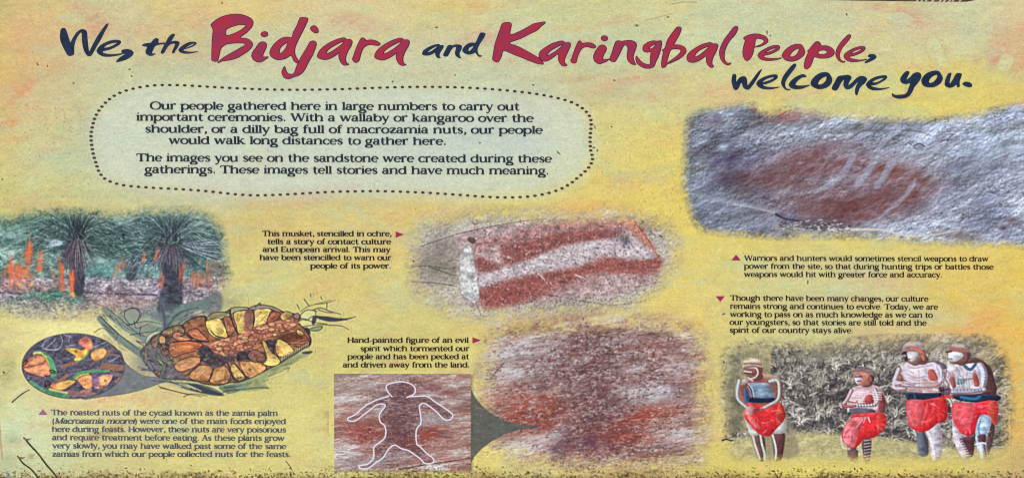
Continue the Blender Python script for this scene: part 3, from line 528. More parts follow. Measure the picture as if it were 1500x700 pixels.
# ------------------------------------------------------------------ roasted nuts in the oval, with its grey tail
def paint_nuts():
    Z = lambda P: T(25, 480, 6.364, P)
    tail = Z([(950,210),(1000,310),(1060,370),(1150,430),(1240,452),(1310,455),(1400,485),(1330,512),(1200,560),(1050,600),(900,625),(760,640),(600,655),(700,500),(850,350)])
    poly(tail, (104,110,116), .95, 1.2, tex=.12, edge=(66,68,72), ew=1, ea=.6)
    X, Y, sl = box(20, 478, 200, 592)
    cx, cy, rx, ry = 106.8, 535.2, 75.0, 47.6
    r = np.sqrt(((X - cx) / rx) ** 2 + ((Y - cy) / ry) ** 2); m = np.clip(.5 + (1 - r) * 52, 0, 1)
    old = CAN[sl].copy()
    n = fbm(X, Y, 8, 5, -20, 4, 40, .8)
    CAN[sl] = ramp(np.clip(.5 + (n - .5) * 2, 0, 1), [(0,(50,48,62)),(.5,(82,80,96)),(1,(116,110,126))])
    rs = np.random.default_rng(3)
    for i in range(220):
        x = rs.uniform(35, 180); y = rs.uniform(492, 580); a = rs.uniform(-.9, .6)
        line([(x, y), (x + rs.uniform(4, 14) * math.cos(a), y + rs.uniform(3, 8) * math.sin(a))], [(52,50,62),(122,110,116),(110,84,84),(140,150,160)][rs.integers(4)], 1, .4)
    br = (150,106,86)
    for P, w, c in [([(420,360),(480,335),(550,318)], 5, br),([(380,490),(430,470),(460,435)], 5, br),([(800,350),(880,362),(970,370)], 9, (146,104,80)),([(480,600),(560,610),(720,622)], 8, (140,104,104)),([(600,590),(680,570)], 4, (170,120,100)),([(920,495),(965,465)], 4, (180,120,86)),([(880,420),(970,440)], 5, (122,108,112)),([(700,330),(820,250),(900,190)],3,(124,92,80)),([(820,260),(880,200)],2.5,br),([(860,240),(960,260)],2,br)]:
        line(Z(P), c, w, .85)
    for P in [[(240,190),(330,200),(400,180),(420,110),(400,60)],[(230,170),(270,110),(340,75)],[(260,185),(330,130),(360,90)],[(270,195),(340,205),(390,195)],[(490,70),(480,120)],[(450,170),(540,150)],[(700,180),(800,140),(850,120)],[(860,310),(920,280),(950,250)],[(100,470),(110,440)],[(430,60),(500,80)]]:
        line(Z(P), (176,190,212), 1.3, .75, .8)
    gr = (84,150,104)
    poly(Z([(150,225),(210,212),(280,240),(330,290),(352,350),(368,420),(345,470),(310,450),(300,380),(270,300),(230,250)]), gr, .95, 1.2, tex=.3)
    line(Z([(155,235),(215,228),(255,262),(285,330),(300,380)]), (216,196,96), 2.6, .85)
    poly(Z([(58,330),(115,280),(185,250),(245,260),(268,300),(295,360),(312,420),(250,452),(170,435),(100,410),(60,380)]), (206,136,104), .97, 1, tex=.35, edge=(120,60,56), ew=1, ea=.7)
    line(Z([(60,368),(140,352),(240,325),(262,300)]), (128,66,60), 1.6, .85); poly(Z([(110,320),(170,280),(220,270),(220,305),(140,335)]), (226,164,112), .7, 3); poly(Z([(90,390),(170,360),(240,345),(260,390),(170,415)]), (224,160,116), .6, 3)
    poly(Z([(110,490),(160,500),(230,550),(320,580),(420,600),(485,632),(450,655),(350,638),(230,605),(140,550)]), (78,136,104), .95, 1.4, tex=.3)
    line(Z([(300,565),(380,585),(460,600)]), (216,204,100), 3, .8)
    poly(Z([(310,530),(380,508),(470,485),(540,490),(500,530),(420,572),(340,562)]), (222,176,96), .96, 1.2, tex=.3, edge=(150,80,60), ew=1, ea=.5); blob(*T(25,480,6.364,[(340,540)])[0], 5, 2.5, (196,100,80), .7, 0, 0)
    poly(Z([(448,188),(530,185),(600,205),(648,185),(668,220),(620,275),(565,308),(525,292),(548,262),(500,228)]), (224,190,86), .96, 1.2, tex=.3, edge=(170,90,60), ew=1, ea=.5)
    line(Z([(660,215),(640,262),(590,300),(560,305)]), (90,150,90), 2.4, .8); blob(*T(25,480,6.364,[(548,215)])[0], 2.5, 2, (90,40,40), .9, 0, 0); blob(*T(25,480,6.364,[(590,235)])[0], 5, 4, (196,96,60), .6, 0, 0)
    poly(Z([(580,110),(640,82),(690,115),(706,180),(672,208),(620,172),(570,145)]), (206,112,96), .95, 1.2, tex=.35); blob(*T(25,480,6.364,[(680,150)])[0], 3, 6, (226,180,110), .8, 0, 0)
    poly(Z([(688,232),(740,195),(812,188),(832,228),(792,280),(720,302),(690,270)]), (222,160,92), .96, 1.2, tex=.35, edge=(130,74,60), ew=1, ea=.6); line(Z([(700,215),(790,180),(850,150)]), (92,130,96), 1.8, .7); blob(*T(25,480,6.364,[(755,235)])[0], 6, 4, (236,200,150), .6, 0, 0)
    line(Z([(538,462),(575,425),(650,405),(740,400),(852,398)]), (80,150,100), 5.4, .95, 3.6); line(Z([(548,468),(590,440),(660,425)]), (214,190,90), 2.4, .8)
    poly(Z([(562,470),(620,440),(690,440),(697,540),(640,566),(590,520)]), (220,152,100), .96, 1.2, tex=.35, edge=(140,74,60), ew=1, ea=.6)
    poly(Z([(700,480),(760,448),(882,428),(872,482),(822,540),(745,562),(700,530)]), (214,140,116), .95, 1.2, tex=.4); poly(Z([(698,450),(750,440),(760,500),(735,560),(698,520)]), (134,104,150), .85, 2, tex=.4)
    poly(Z([(770,470),(850,455),(830,520),(780,530)]), (236,196,120), .7, 3); blob(*T(25,480,6.364,[(820,487)])[0], 2, 1.5, (100,50,50), .9, 0, 0)
    poly(Z([(610,580),(690,565),(670,600),(620,605)]), (176,120,110), .8, 1.5)
    g, _ = relief(X, Y, 10, 5, 4, 17, 3, .8)
    CAN[sl] = np.clip(CAN[sl] * (1 + .05 * g[..., None]), 0, 1)
    CAN[sl] = old * (1 - m[..., None]) + CAN[sl] * m[..., None]
    th = np.linspace(0, 2 * math.pi, 60); line([(cx + rx * math.cos(t), cy + ry * math.sin(t)) for t in th], (62,62,66), 1.3, .75, smooth=False)
    mm = polymask(catmull(tail, 3), *box(20, 478, 262, 592)[:2])
    MASKS['nuts'] = (sl, m > .5); MASKS['nuts_tail'] = (box(20, 478, 262, 592)[2], mm > .3)
    # scorch flecks on the print over the oval
    for P in [[(60,320),(75,300),(95,305)],[(58,345),(75,335),(90,312)],[(300,395),(330,390),(355,405)],[(310,410),(345,412)],[(255,440),(280,445)],[(270,490),(310,505),(300,530)],[(262,545),(300,520)],[(258,500),(262,545)]]: line(Z(P), (60,16,20), 1.8, .9)

# ------------------------------------------------------------------ drawing of the opened cycad cone
CY5 = lambda P: T(200, 430, 4.667, P)
CY6 = lambda P: T(350, 430, 4.667, P)
NUTS = [
 ('a', CY5([(470,190),(510,172),(562,165),(598,215),(622,288),(570,306),(512,282),(480,240)]), (216,194,116)),
 ('b', CY5([(592,160),(635,158),(655,200),(672,250),(625,282),(606,222)]), (158,106,86)),
 ('c', CY5([(660,132),(735,112),(795,115),(805,165),(790,232),(700,272),(682,220)]), (206,188,118)),
 ('d', CY6([(105,118),(150,100),(205,100),(222,122),(192,190),(150,215),(108,232),(95,200)]), (216,198,124)),
 ('e', CY6([(222,120),(262,120),(280,135),(260,172),(190,198),(202,150)]), (146,86,76)),
 ('f', CY6([(280,150),(322,118),(366,138),(335,165),(300,180)]), (208,184,122)),
 ('g', CY5([(340,265),(400,235),(445,270),(492,322),(440,326),(380,302)]), (178,106,86)),
 ('h', CY5([(245,290),(270,258),(330,280),(372,312),(290,320)]), (178,118,98)),
 ('i', CY5([(215,362),(240,332),(330,320),(420,330),(452,345),(402,386),(320,410),(250,430),(225,402)]), (192,110,80)),
 ('j', CY5([(255,490),(300,450),(380,428),(446,436),(440,462),(370,510),(290,528)]), (206,146,100)),
 ('k', CY5([(352,560),(420,488),(522,500),(520,540),(490,592),(410,592)]), (188,138,90)),
 ('l', CY5([(530,510),(600,488),(642,560),(600,612),(500,602)]), (186,136,86)),
 ('m', CY5([(640,500),(672,478),(742,560),(700,592),(660,562)]), (212,180,106)),
 ('n', CY6([(0,468),(60,458),(150,468),(182,512),(90,568),(45,558)]), (204,150,98)),
 ('o', CY6([(245,350),(268,308),(330,338),(372,382),(350,412),(270,426)]), (222,190,112)),
 ('p', CY6([(155,325),(182,328),(205,375),(242,410),(282,460),(240,492),(160,480),(190,440)]), (208,192,120)),
 ('q', CY6([(300,292),(400,258),(470,300),(472,350),(400,362),(330,335)]), (112,66,58)),
 ('r', CY6([(398,240),(442,268),(422,288),(393,266)]), (218,186,106)),
]
CONE = CY5([(85,330),(110,290),(170,262),(230,225),(310,212),(350,180),(440,150),(480,160),(520,130),(600,125),(640,105),(700,90),(790,98)]) + \
    CY6([(140,78),(230,88),(290,118),(350,132),(392,140),(415,162),(405,200),(450,240),(486,300),(480,350),(430,374),(330,432),(290,465),(182,520),(100,562),(0,600)]) + \
    CY5([(640,602),(560,622),(460,612),(400,592),(300,584),(200,578),(168,570),(120,540),(72,490),(32,430),(32,380)])
TAILP = []
def paint_cycad():
    X, Y, sl = box(126, 420, 536, 604); before = CAN[sl].copy()
    ink = (42,40,52); rs0 = np.random.default_rng(14)
    # bluish bloom of shade and leaves behind the cone
    blob(225, 480, 50, 26, (98,112,118), .75, 20, .4, 12, 5); blob(262, 462, 48, 14, (96,112,112), .65, 10, .5, 8, 7); blob(210, 530, 20, 24, (104,110,104), .5, 30, .4)
    blob(330, 440, 26, 12, (140,146,116), .5, 0, .6, 8)
    poly([(318,425),(326,436),(322,455),(300,458),(296,440)], (84,90,96), .6, 5)
    for P, w, w1, c in [([(146,466),(168,490),(196,510),(220,526)], 9, 12, (96,112,112)),([(152,452),(176,474),(206,492),(222,506)], 8, 10, (110,126,120)),([(176,462),(196,482),(214,498)],7,9,(120,134,122)),([(186,470),(214,468),(238,476)], 8, 6, (142,160,134)),([(190,482),(216,482),(240,484)],6,4,(122,140,126)),([(240,486),(262,456),(300,444)],10,16,(98,118,112)),([(236,440),(240,460),(242,484)],6,8,(84,96,108))]:
        line(P, c, w, .85, w1, soft=2.2)
    poly([(184,454),(196,450),(204,458),(200,470),(190,474),(182,464)], (132,142,126), .8, 1.5, edge=ink, ew=1)
    for P in [[(146,462),(168,484),(196,506),(216,522)],[(156,450),(180,470),(206,492)],[(160,476),(172,488),(168,498)],[(150,474),(162,482)],[(176,458),(188,452),(202,452),(206,462),(196,474),(184,474)],[(186,476),(212,470),(238,474)],[(190,490),(214,486),(240,484)],[(226,500),(222,490),(232,480)],[(242,486),(240,464),(236,446)],[(244,480),(262,458),(290,450)],[(250,484),(272,466),(300,456)],[(206,478),(204,488),(212,492)],[(138,486),(150,480),(166,488)],[(170,466),(178,478)],[(196,470),(200,480),(216,474)]]:
        line(P, ink, 1.3, .7, .9)
    for q in range(90):
        x = 150 + rs0.uniform(0, 130); y = 452 + rs0.uniform(0, 60) * (1 if x < 240 else .5); a_ = rs0.uniform(.4, .9) if x < 225 else -rs0.uniform(.3, .9); l = rs0.uniform(4, 16)
        if 0 < (x - 150) * .95 - (y - 470) + 34 < 60 or x > 225: line([(x, y), (x + l * math.cos(a_), y + l * math.sin(a_))], [(44,48,58),(84,104,98),(168,180,148)][q % 3], rs0.uniform(.8, 1.5), .55, .5)
    poly(CY5([(330,210),(380,160),(460,150),(470,180),(400,205),(350,228)]), (164,172,146), .9, 1.2, edge=ink)
    poly(CY5([(60,340),(72,290),(110,262),(160,250),(150,270),(95,300)]), (190,196,160), .85, 1.2, edge=(80,84,80), ew=1)
    # shadow and dark leaves below
    poly(CY6([(60,570),(200,500),(300,455),(400,402),(500,390),(470,420),(420,440),(380,470),(280,520),(200,570),(170,600),(190,640),(60,665),(-60,660),(-80,620)]), (106,124,96), .55, 3, tex=.3)
    line(CY6([(200,640),(100,640),(0,650)]), (90,108,86), 3, .6, 2)
    poly(CY6([(430,395),(502,388),(480,408),(440,408)]), (58,58,70), .9, 1)
    poly(CY5([(160,590),(240,585),(320,600),(420,612),(520,640),(600,692),(500,690),(400,668),(300,640),(200,600)]), (84,96,92), .9, 1.4, tex=.2)
    poly(CY5([(300,615),(400,618),(500,650),(590,690),(480,680),(380,655)]), (52,58,68), .9, 1.2)
    poly(CY5([(560,630),(700,612),(790,600),(700,660),(620,680)]), (94,116,100), .85, 1.4, tex=.3)
    for P in [[(240,590),(360,640)],[(270,590),(400,650)],[(320,606),(440,662)],[(200,600),(300,632)]]: line(CY5(P), (196,198,148), 1.6, .8)
    for P in [[(100,590),(200,600),(320,610),(440,625)],[(150,630),(250,660),(360,690)],[(160,640),(300,672),(440,700)],[(560,690),(620,660),(760,650)],[(600,640),(720,625)],[(320,700),(380,680),(480,695)]]: line(CY5(P), ink, 1.2, .75, .8)
    for P in [[(220,520),(290,490),(360,470)],[(200,560),(280,530),(330,500)],[(60,650),(150,635),(200,645)],[(320,515),(345,500),(330,530)],[(170,600),(200,580)]]: line(CY6(P), (60,80,66), 1.1, .7)
    # the cone
    poly(CONE, (136,92,66), 1, 1, tex=.5, edge=ink, ew=1.9)
    base = CY5([(90,330),(120,290),(200,255),(235,300),(215,350),(230,430),(260,500),(340,560),(420,600),(300,584),(180,575),(130,545),(75,490),(32,430),(35,380)])
    poly(base, (84,80,86), .95, 2, tex=.5)
    for P, c in [([(95,330),(120,295),(150,290),(145,340),(120,370)],(150,100,86)),([(155,290),(190,280),(195,330),(155,335)],(196,150,100)),([(130,400),(160,430),(180,480),(150,460)],(110,140,84)),([(160,350),(210,340),(215,400),(180,420)],(112,72,64)),([(60,460),(100,480),(120,530),(90,510)],(96,96,116)),([(35,390),(70,400),(90,450),(45,440)],(70,80,90)),([(120,520),(160,530),(170,568),(140,560)],(130,104,80)),([(200,460),(240,470),(230,500)],(120,150,90))]:
        poly(CY5(P), c, .9, 1, tex=.4, edge=ink, ew=1.2)
    poly(CY5([(170,262),(230,225),(310,212),(330,260),(250,290),(200,300)]), (132,110,82), .9, 1.2, tex=.6, edge=ink)
    for i in range(40):
        rs_ = random.Random(i); x = rs_.uniform(180, 320); y = 285 - (x - 180) * .3 + rs_.uniform(-20, 20); line(CY5([(x, y), (x + rs_.uniform(-12, 12), y + rs_.uniform(6, 18))]), ink, 1, .6)
    poly(CY5([(480,160),(520,130),(600,125),(640,140),(600,165),(500,180)]), (176,172,120), .9, 1, edge=ink)
    for k in range(12): line(CY5([(492 + k * 11, 168 - k * 2), (500 + k * 11, 142 - k)]), ink, 1, .7)
    poly(CY5([(635,105),(690,88),(790,98),(800,112),(730,108),(660,128),(640,150)]), (150,156,124), .9, 1, edge=ink)
    poly(CY6([(60,100),(140,72),(230,88),(290,118),(270,125),(200,98),(110,108)]), (150,132,120), .9, 1, edge=ink)
    line(CY6([(110,88),(140,60),(145,78)]), ink, 1.3, .9)
    for nm, P, c in NUTS:
        poly(P, tuple(np.clip(np.array(c) * np.array([.98, .94, .86]), 0, 255)), 1, 1, tex=.38, edge=ink, ew=1.15)
    rn = random.Random(8)
    CONEP = catmull(CONE, 2).astype(np.float32)
    for nm, P, c in NUTS:
        A = np.array(P); ce = A.mean(0); d = np.array([335., 506.]) - ce; d /= np.hypot(*d) + 1e-6; ext = np.ptp(A @ d) * .42; px = np.array([-d[1], d[0]]); ew_ = np.ptp(A @ px) * .34
        for q in range(16):
            o = ce + px * rn.uniform(-1, 1) * ew_ + d * rn.uniform(-.5, .5) * ext; L = rn.uniform(.2, .7) * ext
            k_ = rn.random(); cc = (96,56,52) if k_ < .45 else ((150,92,66) if k_ < .75 else (238,214,150))
            line([tuple(o - d * L), tuple(o + px * rn.uniform(-1.2, 1.2)), tuple(o + d * L)], cc, rn.uniform(.7, 1.3), .38, .5)
    hl = (232,206,130)
    for P, c, a in [([(250,368),(310,345),(390,358),(330,385),(270,392)],(224,158,88),.75),([(290,482),(340,455),(420,448),(360,490)],(230,176,130),.7),([(380,255),(420,262),(470,310),(430,305)],(206,140,104),.6),([(400,545),(440,515),(500,515),(480,545)],(220,176,120),.6),([(490,200),(550,185),(585,230),(540,262)],(228,212,136),.6),([(560,520),(600,505),(590,580),(530,590)],(214,180,116),.6),([(600,500),(615,540),(640,590)],(140,76,66),.5),([(740,125),(795,120),(795,200),(770,240),(745,230),(730,170)],(150,100,84),.85),([(665,510),(690,510),(720,560),(690,570)],(228,200,120),.5),([(230,360),(240,345),(330,335),(330,345)],(150,74,66),.5)]:
        poly(CY5(P), c, a * .8, 3.5, tex=.3)
    for P, c, a in [([(285,345),(330,355),(355,385),(300,405)],(236,208,130),.7),([(40,490),(120,480),(160,510),(90,545)],(216,168,110),.6),([(250,355),(262,345),(275,400),(262,415)],(170,110,70),.6),([(100,118),(110,108),(140,108),(120,220),(100,200)],(232,216,142),.4),([(40,120),(95,118),(90,210),(70,232),(40,225)],(116,80,74),.85)]:
        poly(CY6(P), c, a, 2.5, tex=.2)
    line(CY6([(60,520),(85,510)]), ink, 1.2, .8); line(CY6([(70,505),(76,528)]), ink, 1.2, .8)
    # core rubble
    core = CY5([(480,350),(560,318),(640,300),(700,280)]) + CY6([(60,235),(180,208),(300,178),(375,165),(400,200),(300,252),(200,292),(120,312)]) + CY5([(800,352),(700,392),(600,422),(540,402)])
    poly(core, (184,124,98), 1, 1.5, tex=.6)
    rs = np.random.default_rng(21); CP = np.array(catmull(core, 3), np.float32)
    k = 0
    while k < 150:
        x = rs.uniform(CP[:, 0].min(), CP[:, 0].max()); y = rs.uniform(CP[:, 1].min(), CP[:, 1].max())
        if polymask(CP, np.array([[x]], np.float32), np.array([[y]], np.float32))[0, 0] < .5: continue
        k += 1; a = rs.uniform(-.9, .4); r = rs.uniform(2, 5)
        p = [(x + r * math.cos(a + t) * 1.3, y + r * .6 * math.sin(a + t)) for t in np.linspace(0, rs.uniform(3, 6), 7)]
        poly([(x - r, y), (x, y - r * .5), (x + r, y - .5), (x, y + r * .5)], [(210,150,112),(226,186,130),(150,92,80),(200,120,96)][rs.integers(4)], .7, 1)
        line(p, (84,50,48), 1.0, .6)
    for P in [CY5([(420,385),(450,350),(490,355),(530,405),(600,425),(640,432),(760,395),(840,400),(835,430),(760,450),(640,462),(600,482),(560,500),(490,485),(440,450)]), CY6([(180,320),(240,305),(262,330),(245,350),(245,400),(225,410),(205,372)]), CY6([(-10,400),(60,380),(100,400),(60,440),(-10,450)])]:
        poly(P, (56,52,62), .92, 2.5, tex=.5)
    poly(CY6([(60,410),(110,380),(180,425),(160,460),(90,460)]), (136,88,74), .9, 1.5, tex=.4, edge=ink, ew=1)
    for i in range(90):
        x = rs.uniform(420, 830); y = 425 + rs.normal(0, 26); line(CY5([(x, y), (x + rs.normal(0, 14), y + rs.normal(0, 9))]), [(40,38,50),(120,90,80),(90,84,96)][rs.integers(3)], 1.3, .7)
    # fringe of fine leaves along the lower right rim
    for i in range(26):
        t = i / 26; x = 290 + t * 190; y = 458 - t * 108; line(CY6([(x, y), (x + 8, y - 26)]), ink if i % 2 else (214,206,160), 1.4, .85)
    line(CY6([(290,462),(380,410),(440,372),(482,350),(490,310),(470,270)]), ink, 1.8, .9)
    for i in range(20):
        t = i / 20; line(CY5([(520 + t * 250, 605 - t * 35), (532 + t * 250, 590 - t * 35)]), ink, 1.2, .7)
    # inner strokes of the pen
    for P in [[(505,250),(540,285),(600,300)],[(345,270),(400,310),(490,325)],[(330,560),(420,490),(440,440)],[(520,500),(515,550),(485,600)],[(665,470),(750,570)],[(620,470),(660,570),(700,600)],[(230,330),(340,320),(450,325)],[(470,180),(465,150)],[(640,110),(650,180),(690,275)],[(795,115),(805,170),(790,235)],[(310,215),(330,270),(300,290)],[(150,280),(155,340),(215,345)]]:
        line(CY5(P), ink, 2.0, .85)
    blob(222, 530, 34, 26, (116,120,126), .34, 20, 0); blob(300, 540, 60, 22, (110,104,110), .16, 0, 0)  # grey-blue glare haze painted over the left side of the cone
    for q in range(420):      # hatching of husk and shade all over the cone
        x = rs.uniform(205, 452); y = rs.uniform(455, 560)
        if polymask(CONEP, np.array([[x]], np.float32), np.array([[y]], np.float32))[0, 0] < .9: continue
        d = np.array([335 - x, 506 - y]); d = d / (np.hypot(*d) + 1e-6); l = rs.uniform(2, 7); c = [(58,42,46),(104,66,56),(236,214,150),(150,98,72)][rs.choice(4, p=[.34,.26,.2,.2])]
        line([(x, y), (x + d[0] * l + rs.normal(0, .8), y + d[1] * l * .8 + rs.normal(0, .8))], c, rs.uniform(.7, 1.3), .5, .5)
    for q in range(46):
        x = rs.uniform(208, 250); y = rs.uniform(490, 548); line([(x, y), (x + rs.normal(0, 5), y + rs.normal(0, 6)), (x + rs.normal(2, 6), y + rs.normal(6, 4))], [ink, (120,146,96), (150,120,90), (92,96,110)][q % 4], 1.2, .75)
    # stalk with split, curling leaf bases at the right
    poly(CY6([(415,160),(450,120),(510,112),(530,135),(500,165),(440,178)]), (202,204,146), .8, 1.2)
    poly(CY6([(405,190),(470,180),(500,205),(450,225),(420,215)]), (204,200,138), .85, 1.2)
    poly(CY6([(375,140),(400,130),(415,150),(400,170),(372,160)]), (150,112,104), .95, 1, edge=ink)
    poly(CY6([(520,152),(600,152),(660,162),(730,165),(805,152),(720,180),(620,188),(550,172)]), (50,52,72), .95, .9)
    poly(CY6([(505,150),(530,160),(515,205),(495,200)]), (54,54,72), .9, .9)
    poly(CY6([(470,245),(520,225),(570,222),(540,250)]), (120,140,110), .9, .9, edge=ink)
    poly(CY6([(440,235),(470,230),(490,275),(465,260)]), ink, .9, .9)
    for P, w in [([(412,165),(430,130),(470,108),(530,118)],1.6),([(500,110),(560,95),(620,118),(695,138)],1.5),([(540,108),(600,125),(640,128)],1.2),([(418,162),(460,178),(505,150),(560,155)],1.5),([(400,185),(450,170),(500,190),(600,205)],1.4),([(410,200),(430,222),(480,215),(560,208),(620,212)],1.5),([(620,212),(700,218),(748,242)],1.2),([(690,165),(740,180)],1),([(415,120),(470,85),(540,65),(630,40)],1),([(520,70),(600,60),(660,40)],1),([(600,60),(598,100)],1.4),([(395,70),(412,104)],1.3),([(444,35),(478,82)],1.3),([(486,0),(490,18)],1.1),([(558,20),(566,38)],1.1),([(520,115),(524,145)],1.2)]:
        line(CY6(P), ink, w, .85, w * .7)
    m = np.abs(CAN[sl] - before).sum(-1) > .05
    k2 = np.zeros_like(m)
    for dy in range(-3, 4):
        for dx in range(-3, 4): k2 |= np.roll(np.roll(m, dy, 0), dx, 1)
    MASKS['cycad'] = (sl, k2)

# ------------------------------------------------------------------ photograph of the dancers
def fig(ox, oy, s):
    Z = lambda P: T(ox, oy, s, P)
    def P(pts, c, a=1.0, f=2.0, tex=.22, e=None, ew=.9):
        Q = Z(pts); C_ = catmull(Q, 3); wd = min(np.ptp(C_[:, 0]), np.ptp(C_[:, 1]))
        poly(Q, c, a, f, tex=tex, edge=e, ew=ew, ea=.7)
        if wd > 4:      # the modelling of the form as the photograph printed it
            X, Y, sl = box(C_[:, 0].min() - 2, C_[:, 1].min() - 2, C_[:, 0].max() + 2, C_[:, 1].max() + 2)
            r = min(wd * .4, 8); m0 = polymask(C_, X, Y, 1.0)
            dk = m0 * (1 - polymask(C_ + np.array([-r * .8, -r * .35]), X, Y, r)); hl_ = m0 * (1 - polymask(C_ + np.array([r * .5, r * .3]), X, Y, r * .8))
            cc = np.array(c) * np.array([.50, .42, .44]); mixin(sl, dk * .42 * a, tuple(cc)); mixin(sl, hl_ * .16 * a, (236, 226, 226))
    def L(pts, c, w, a=1.0, w1=None, soft=1.0):
        Q = Z(pts); w1_ = w if w1 is None else w1
        if w > 15 and len(pts) > 2:
            cc = tuple(np.array(c) * np.array([.66, .52, .52])); line([(x + .35, y + .3) for x, y in Q], cc, w / s, a, w1_ / s, soft=soft)
            line([(x - w / s * .14, y - w / s * .06) for x, y in Q], c, w / s * .62, a * .9, w1_ / s * .62, soft=1.8)
        else: line(Q, c, w / s, a * .92, w1_ / s, soft=soft + .5)
    return P, L
SIL = {}
def paint_dancers():
    X, Y, sl = box(1045, 488, 1500, 690)
    P0 = [(1062,540),(1064,515),(1100,502),(1180,506),(1260,500),(1300,496),(1380,488),(1440,496),(1466,520),(1476,560),(1478,600),(1470,650),(1440,668),(1300,674),(1150,674),(1080,670),(1062,640),(1060,590)]
    m = feathered(P0, X, Y, 24, 1.0, 7)
    old = CAN[sl].copy()
    n = fbm(X, Y, 14, 8, -20, 5, 50, .8); n2 = fbm(X, Y, 70, 30, 0, 3, 9)
    CAN[sl] = ramp(np.clip(.5 + (n - .5) * 2 + (n2 - .5) * .8, 0, 1), [(0,(54,50,54)),(.45,(104,100,96)),(.75,(144,138,126)),(1,(192,186,170))])
    rs = np.random.default_rng(9)
    for i in range(2600):
        x = rs.uniform(1060, 1475); y = rs.uniform(505, 660)
        fx = 1210 + 30 * math.sin(x * .02); a = math.atan2(-(y - 700), (x - fx)) + rs.normal(0, .7); l = rs.uniform(4, 17); dk = vn(np.float32(x / 34), np.float32(y / 20), 12) + (.12 if y > 600 else -.05 * (y < 540))
        c = [(44,42,48),(66,62,64),(176,172,162),(214,210,200),(130,124,112)][rs.choice(5, p=[.46,.24,.12,.06,.12] if dk < .45 else [.14,.12,.34,.24,.16])]
        line([(x, y), (x + l * .5 * math.cos(a) + 1, y - l * .5 * math.sin(a)), (x + l * math.cos(a), y - l * math.sin(a) * .8 + 1)], c, rs.uniform(.9, 2.5), .72, .6)
    for b in [(1180,520,50,10,(112,106,94),.6),(1240,512,60,8,(124,118,98),.6),(1350,505,70,10,(150,140,110),.6),(1225,640,26,20,(60,58,62),.3),(1200,640,24,14,(52,50,56),.45),(1335,560,14,40,(64,60,66),.4),(1385,590,10,30,(50,46,52),.5),(1320,600,20,24,(62,60,66),.4),(1440,545,24,40,(176,158,116),.6),(1460,600,14,30,(120,110,92),.5),(1160,560,24,14,(84,80,76),.4)]:
        blob(*b, 0, .5, 8, int(b[0]) % 30)
    # tussocks: fans of long bent blades over their own dark hearts
    for q in range(64):
        tx = rs.uniform(1136, 1474); ty = rs.uniform(535, 650)
        if 1165 < tx < 1215 and ty < 560: continue
        blob(tx, ty + 2, 12, 7, (46,44,48), .55, 0, .5, 6, q % 30)
        for j in range(15):
            a = rs.uniform(.25, 2.9); l = rs.uniform(10, 26)
            line([(tx + rs.normal(0, 2), ty + rs.normal(0, 2)), (tx + l * .5 * math.cos(a), ty - l * .5 * math.sin(a) - 2), (tx + l * math.cos(a) * 1.1, ty - l * math.sin(a) * .65 + 2)], [(198,194,184),(226,222,212),(150,146,138),(58,56,60)][rs.choice(4, p=[.34,.2,.26,.2])], rs.uniform(1.3, 2.2), .72, .5)
    # big arcs of grass
    for cx, cy, r, a0, a1 in [(1330,560,40,1.6,2.9),(1345,640,50,1.5,2.6),(1300,540,30,1.6,2.6)]:
        for q in range(2):
            t = np.linspace(a0, a1, 8); rr = r + q * 2.5; line([(cx + rr * math.cos(k), cy - rr * .8 * math.sin(k)) for k in t], (206,200,184) if q % 2 else (64,60,62), 1, .5)
    # timber post and pale trampled ground
    poly([(1062,512),(1086,508),(1086,632),(1062,636)], (132,130,104), .75, 5, tex=.35, smooth=False); poly([(1084,504),(1130,505),(1126,600),(1084,636)], (150,142,108), .85, 3, tex=.25, smooth=False); poly([(1066,560),(1090,556),(1086,620),(1062,634)], (104,98,82), .6, 4, tex=.4)
    for i in range(70):
        x = rs.uniform(1062, 1128); y = rs.uniform(510, 610); line([(x, y), (x + rs.normal(0, 1), y + rs.uniform(6, 20))], (96,88,70) if i % 2 else (176,168,128), .9, .35)
    gm = np.clip((Y - (640 - 12 * np.sin((X - 1060) * .012) + (n - .5) * 14)) / 8, 0, 1)
    mixin(sl, gm * .85, np.ones(X.shape + (3,), np.float32) * rgb((182,174,122)) * (1 + .5 * (n - .5))[..., None])
    for i in range(500):
        x = rs.uniform(1062, 1475); y = rs.uniform(630, 670); line([(x, y), (x + rs.uniform(-5, 5), y + rs.uniform(-3, 1))], (110,104,74) if i % 2 else (208,202,152), .9, .45)
    poly([(1114,640),(1122,612),(1150,606),(1166,640),(1166,668),(1112,670)], (120,112,92), .6, 5)
    def folds(ox, oy, s, pts, top, n, seed):
        C_ = catmull(T(ox, oy, s, pts), 3).astype(np.float32); rf = random.Random(seed); tx, ty = T(ox, oy, s, [top])[0]
        x0, x1, y0, y1 = C_[:, 0].min(), C_[:, 0].max(), C_[:, 1].min(), C_[:, 1].max(); k = 0
        while k < n:
            x, y = rf.uniform(x0, x1), rf.uniform(y0, y1)
            if polymask(C_, np.array([[x]], np.float32), np.array([[y]], np.float32))[0, 0] < .9: continue
            k += 1; dx_, dy_ = x - tx, y - ty; d_ = math.hypot(dx_, dy_) + 1; l_ = rf.uniform(3, 8); v_ = rf.random()
            col = (120,22,30) if v_ < .42 else ((234,96,98) if v_ < .8 else (246,190,190))
            line([(x, y), (x + dx_ / d_ * l_ * .5 + rf.uniform(-1, 1), y + dy_ / d_ * l_ * .5), (x + dx_ / d_ * l_, y + dy_ / d_ * l_)], col, rf.uniform(1, 2.4), .34, .6, soft=1.6)
    red = (198, 44, 48); redd = (150, 34, 40); pk = (226, 128, 132); wh = (208, 212, 214); navy = (28, 38, 60)
    # ---- figure in the bib
    P, L = fig(1070, 520, 4.378)
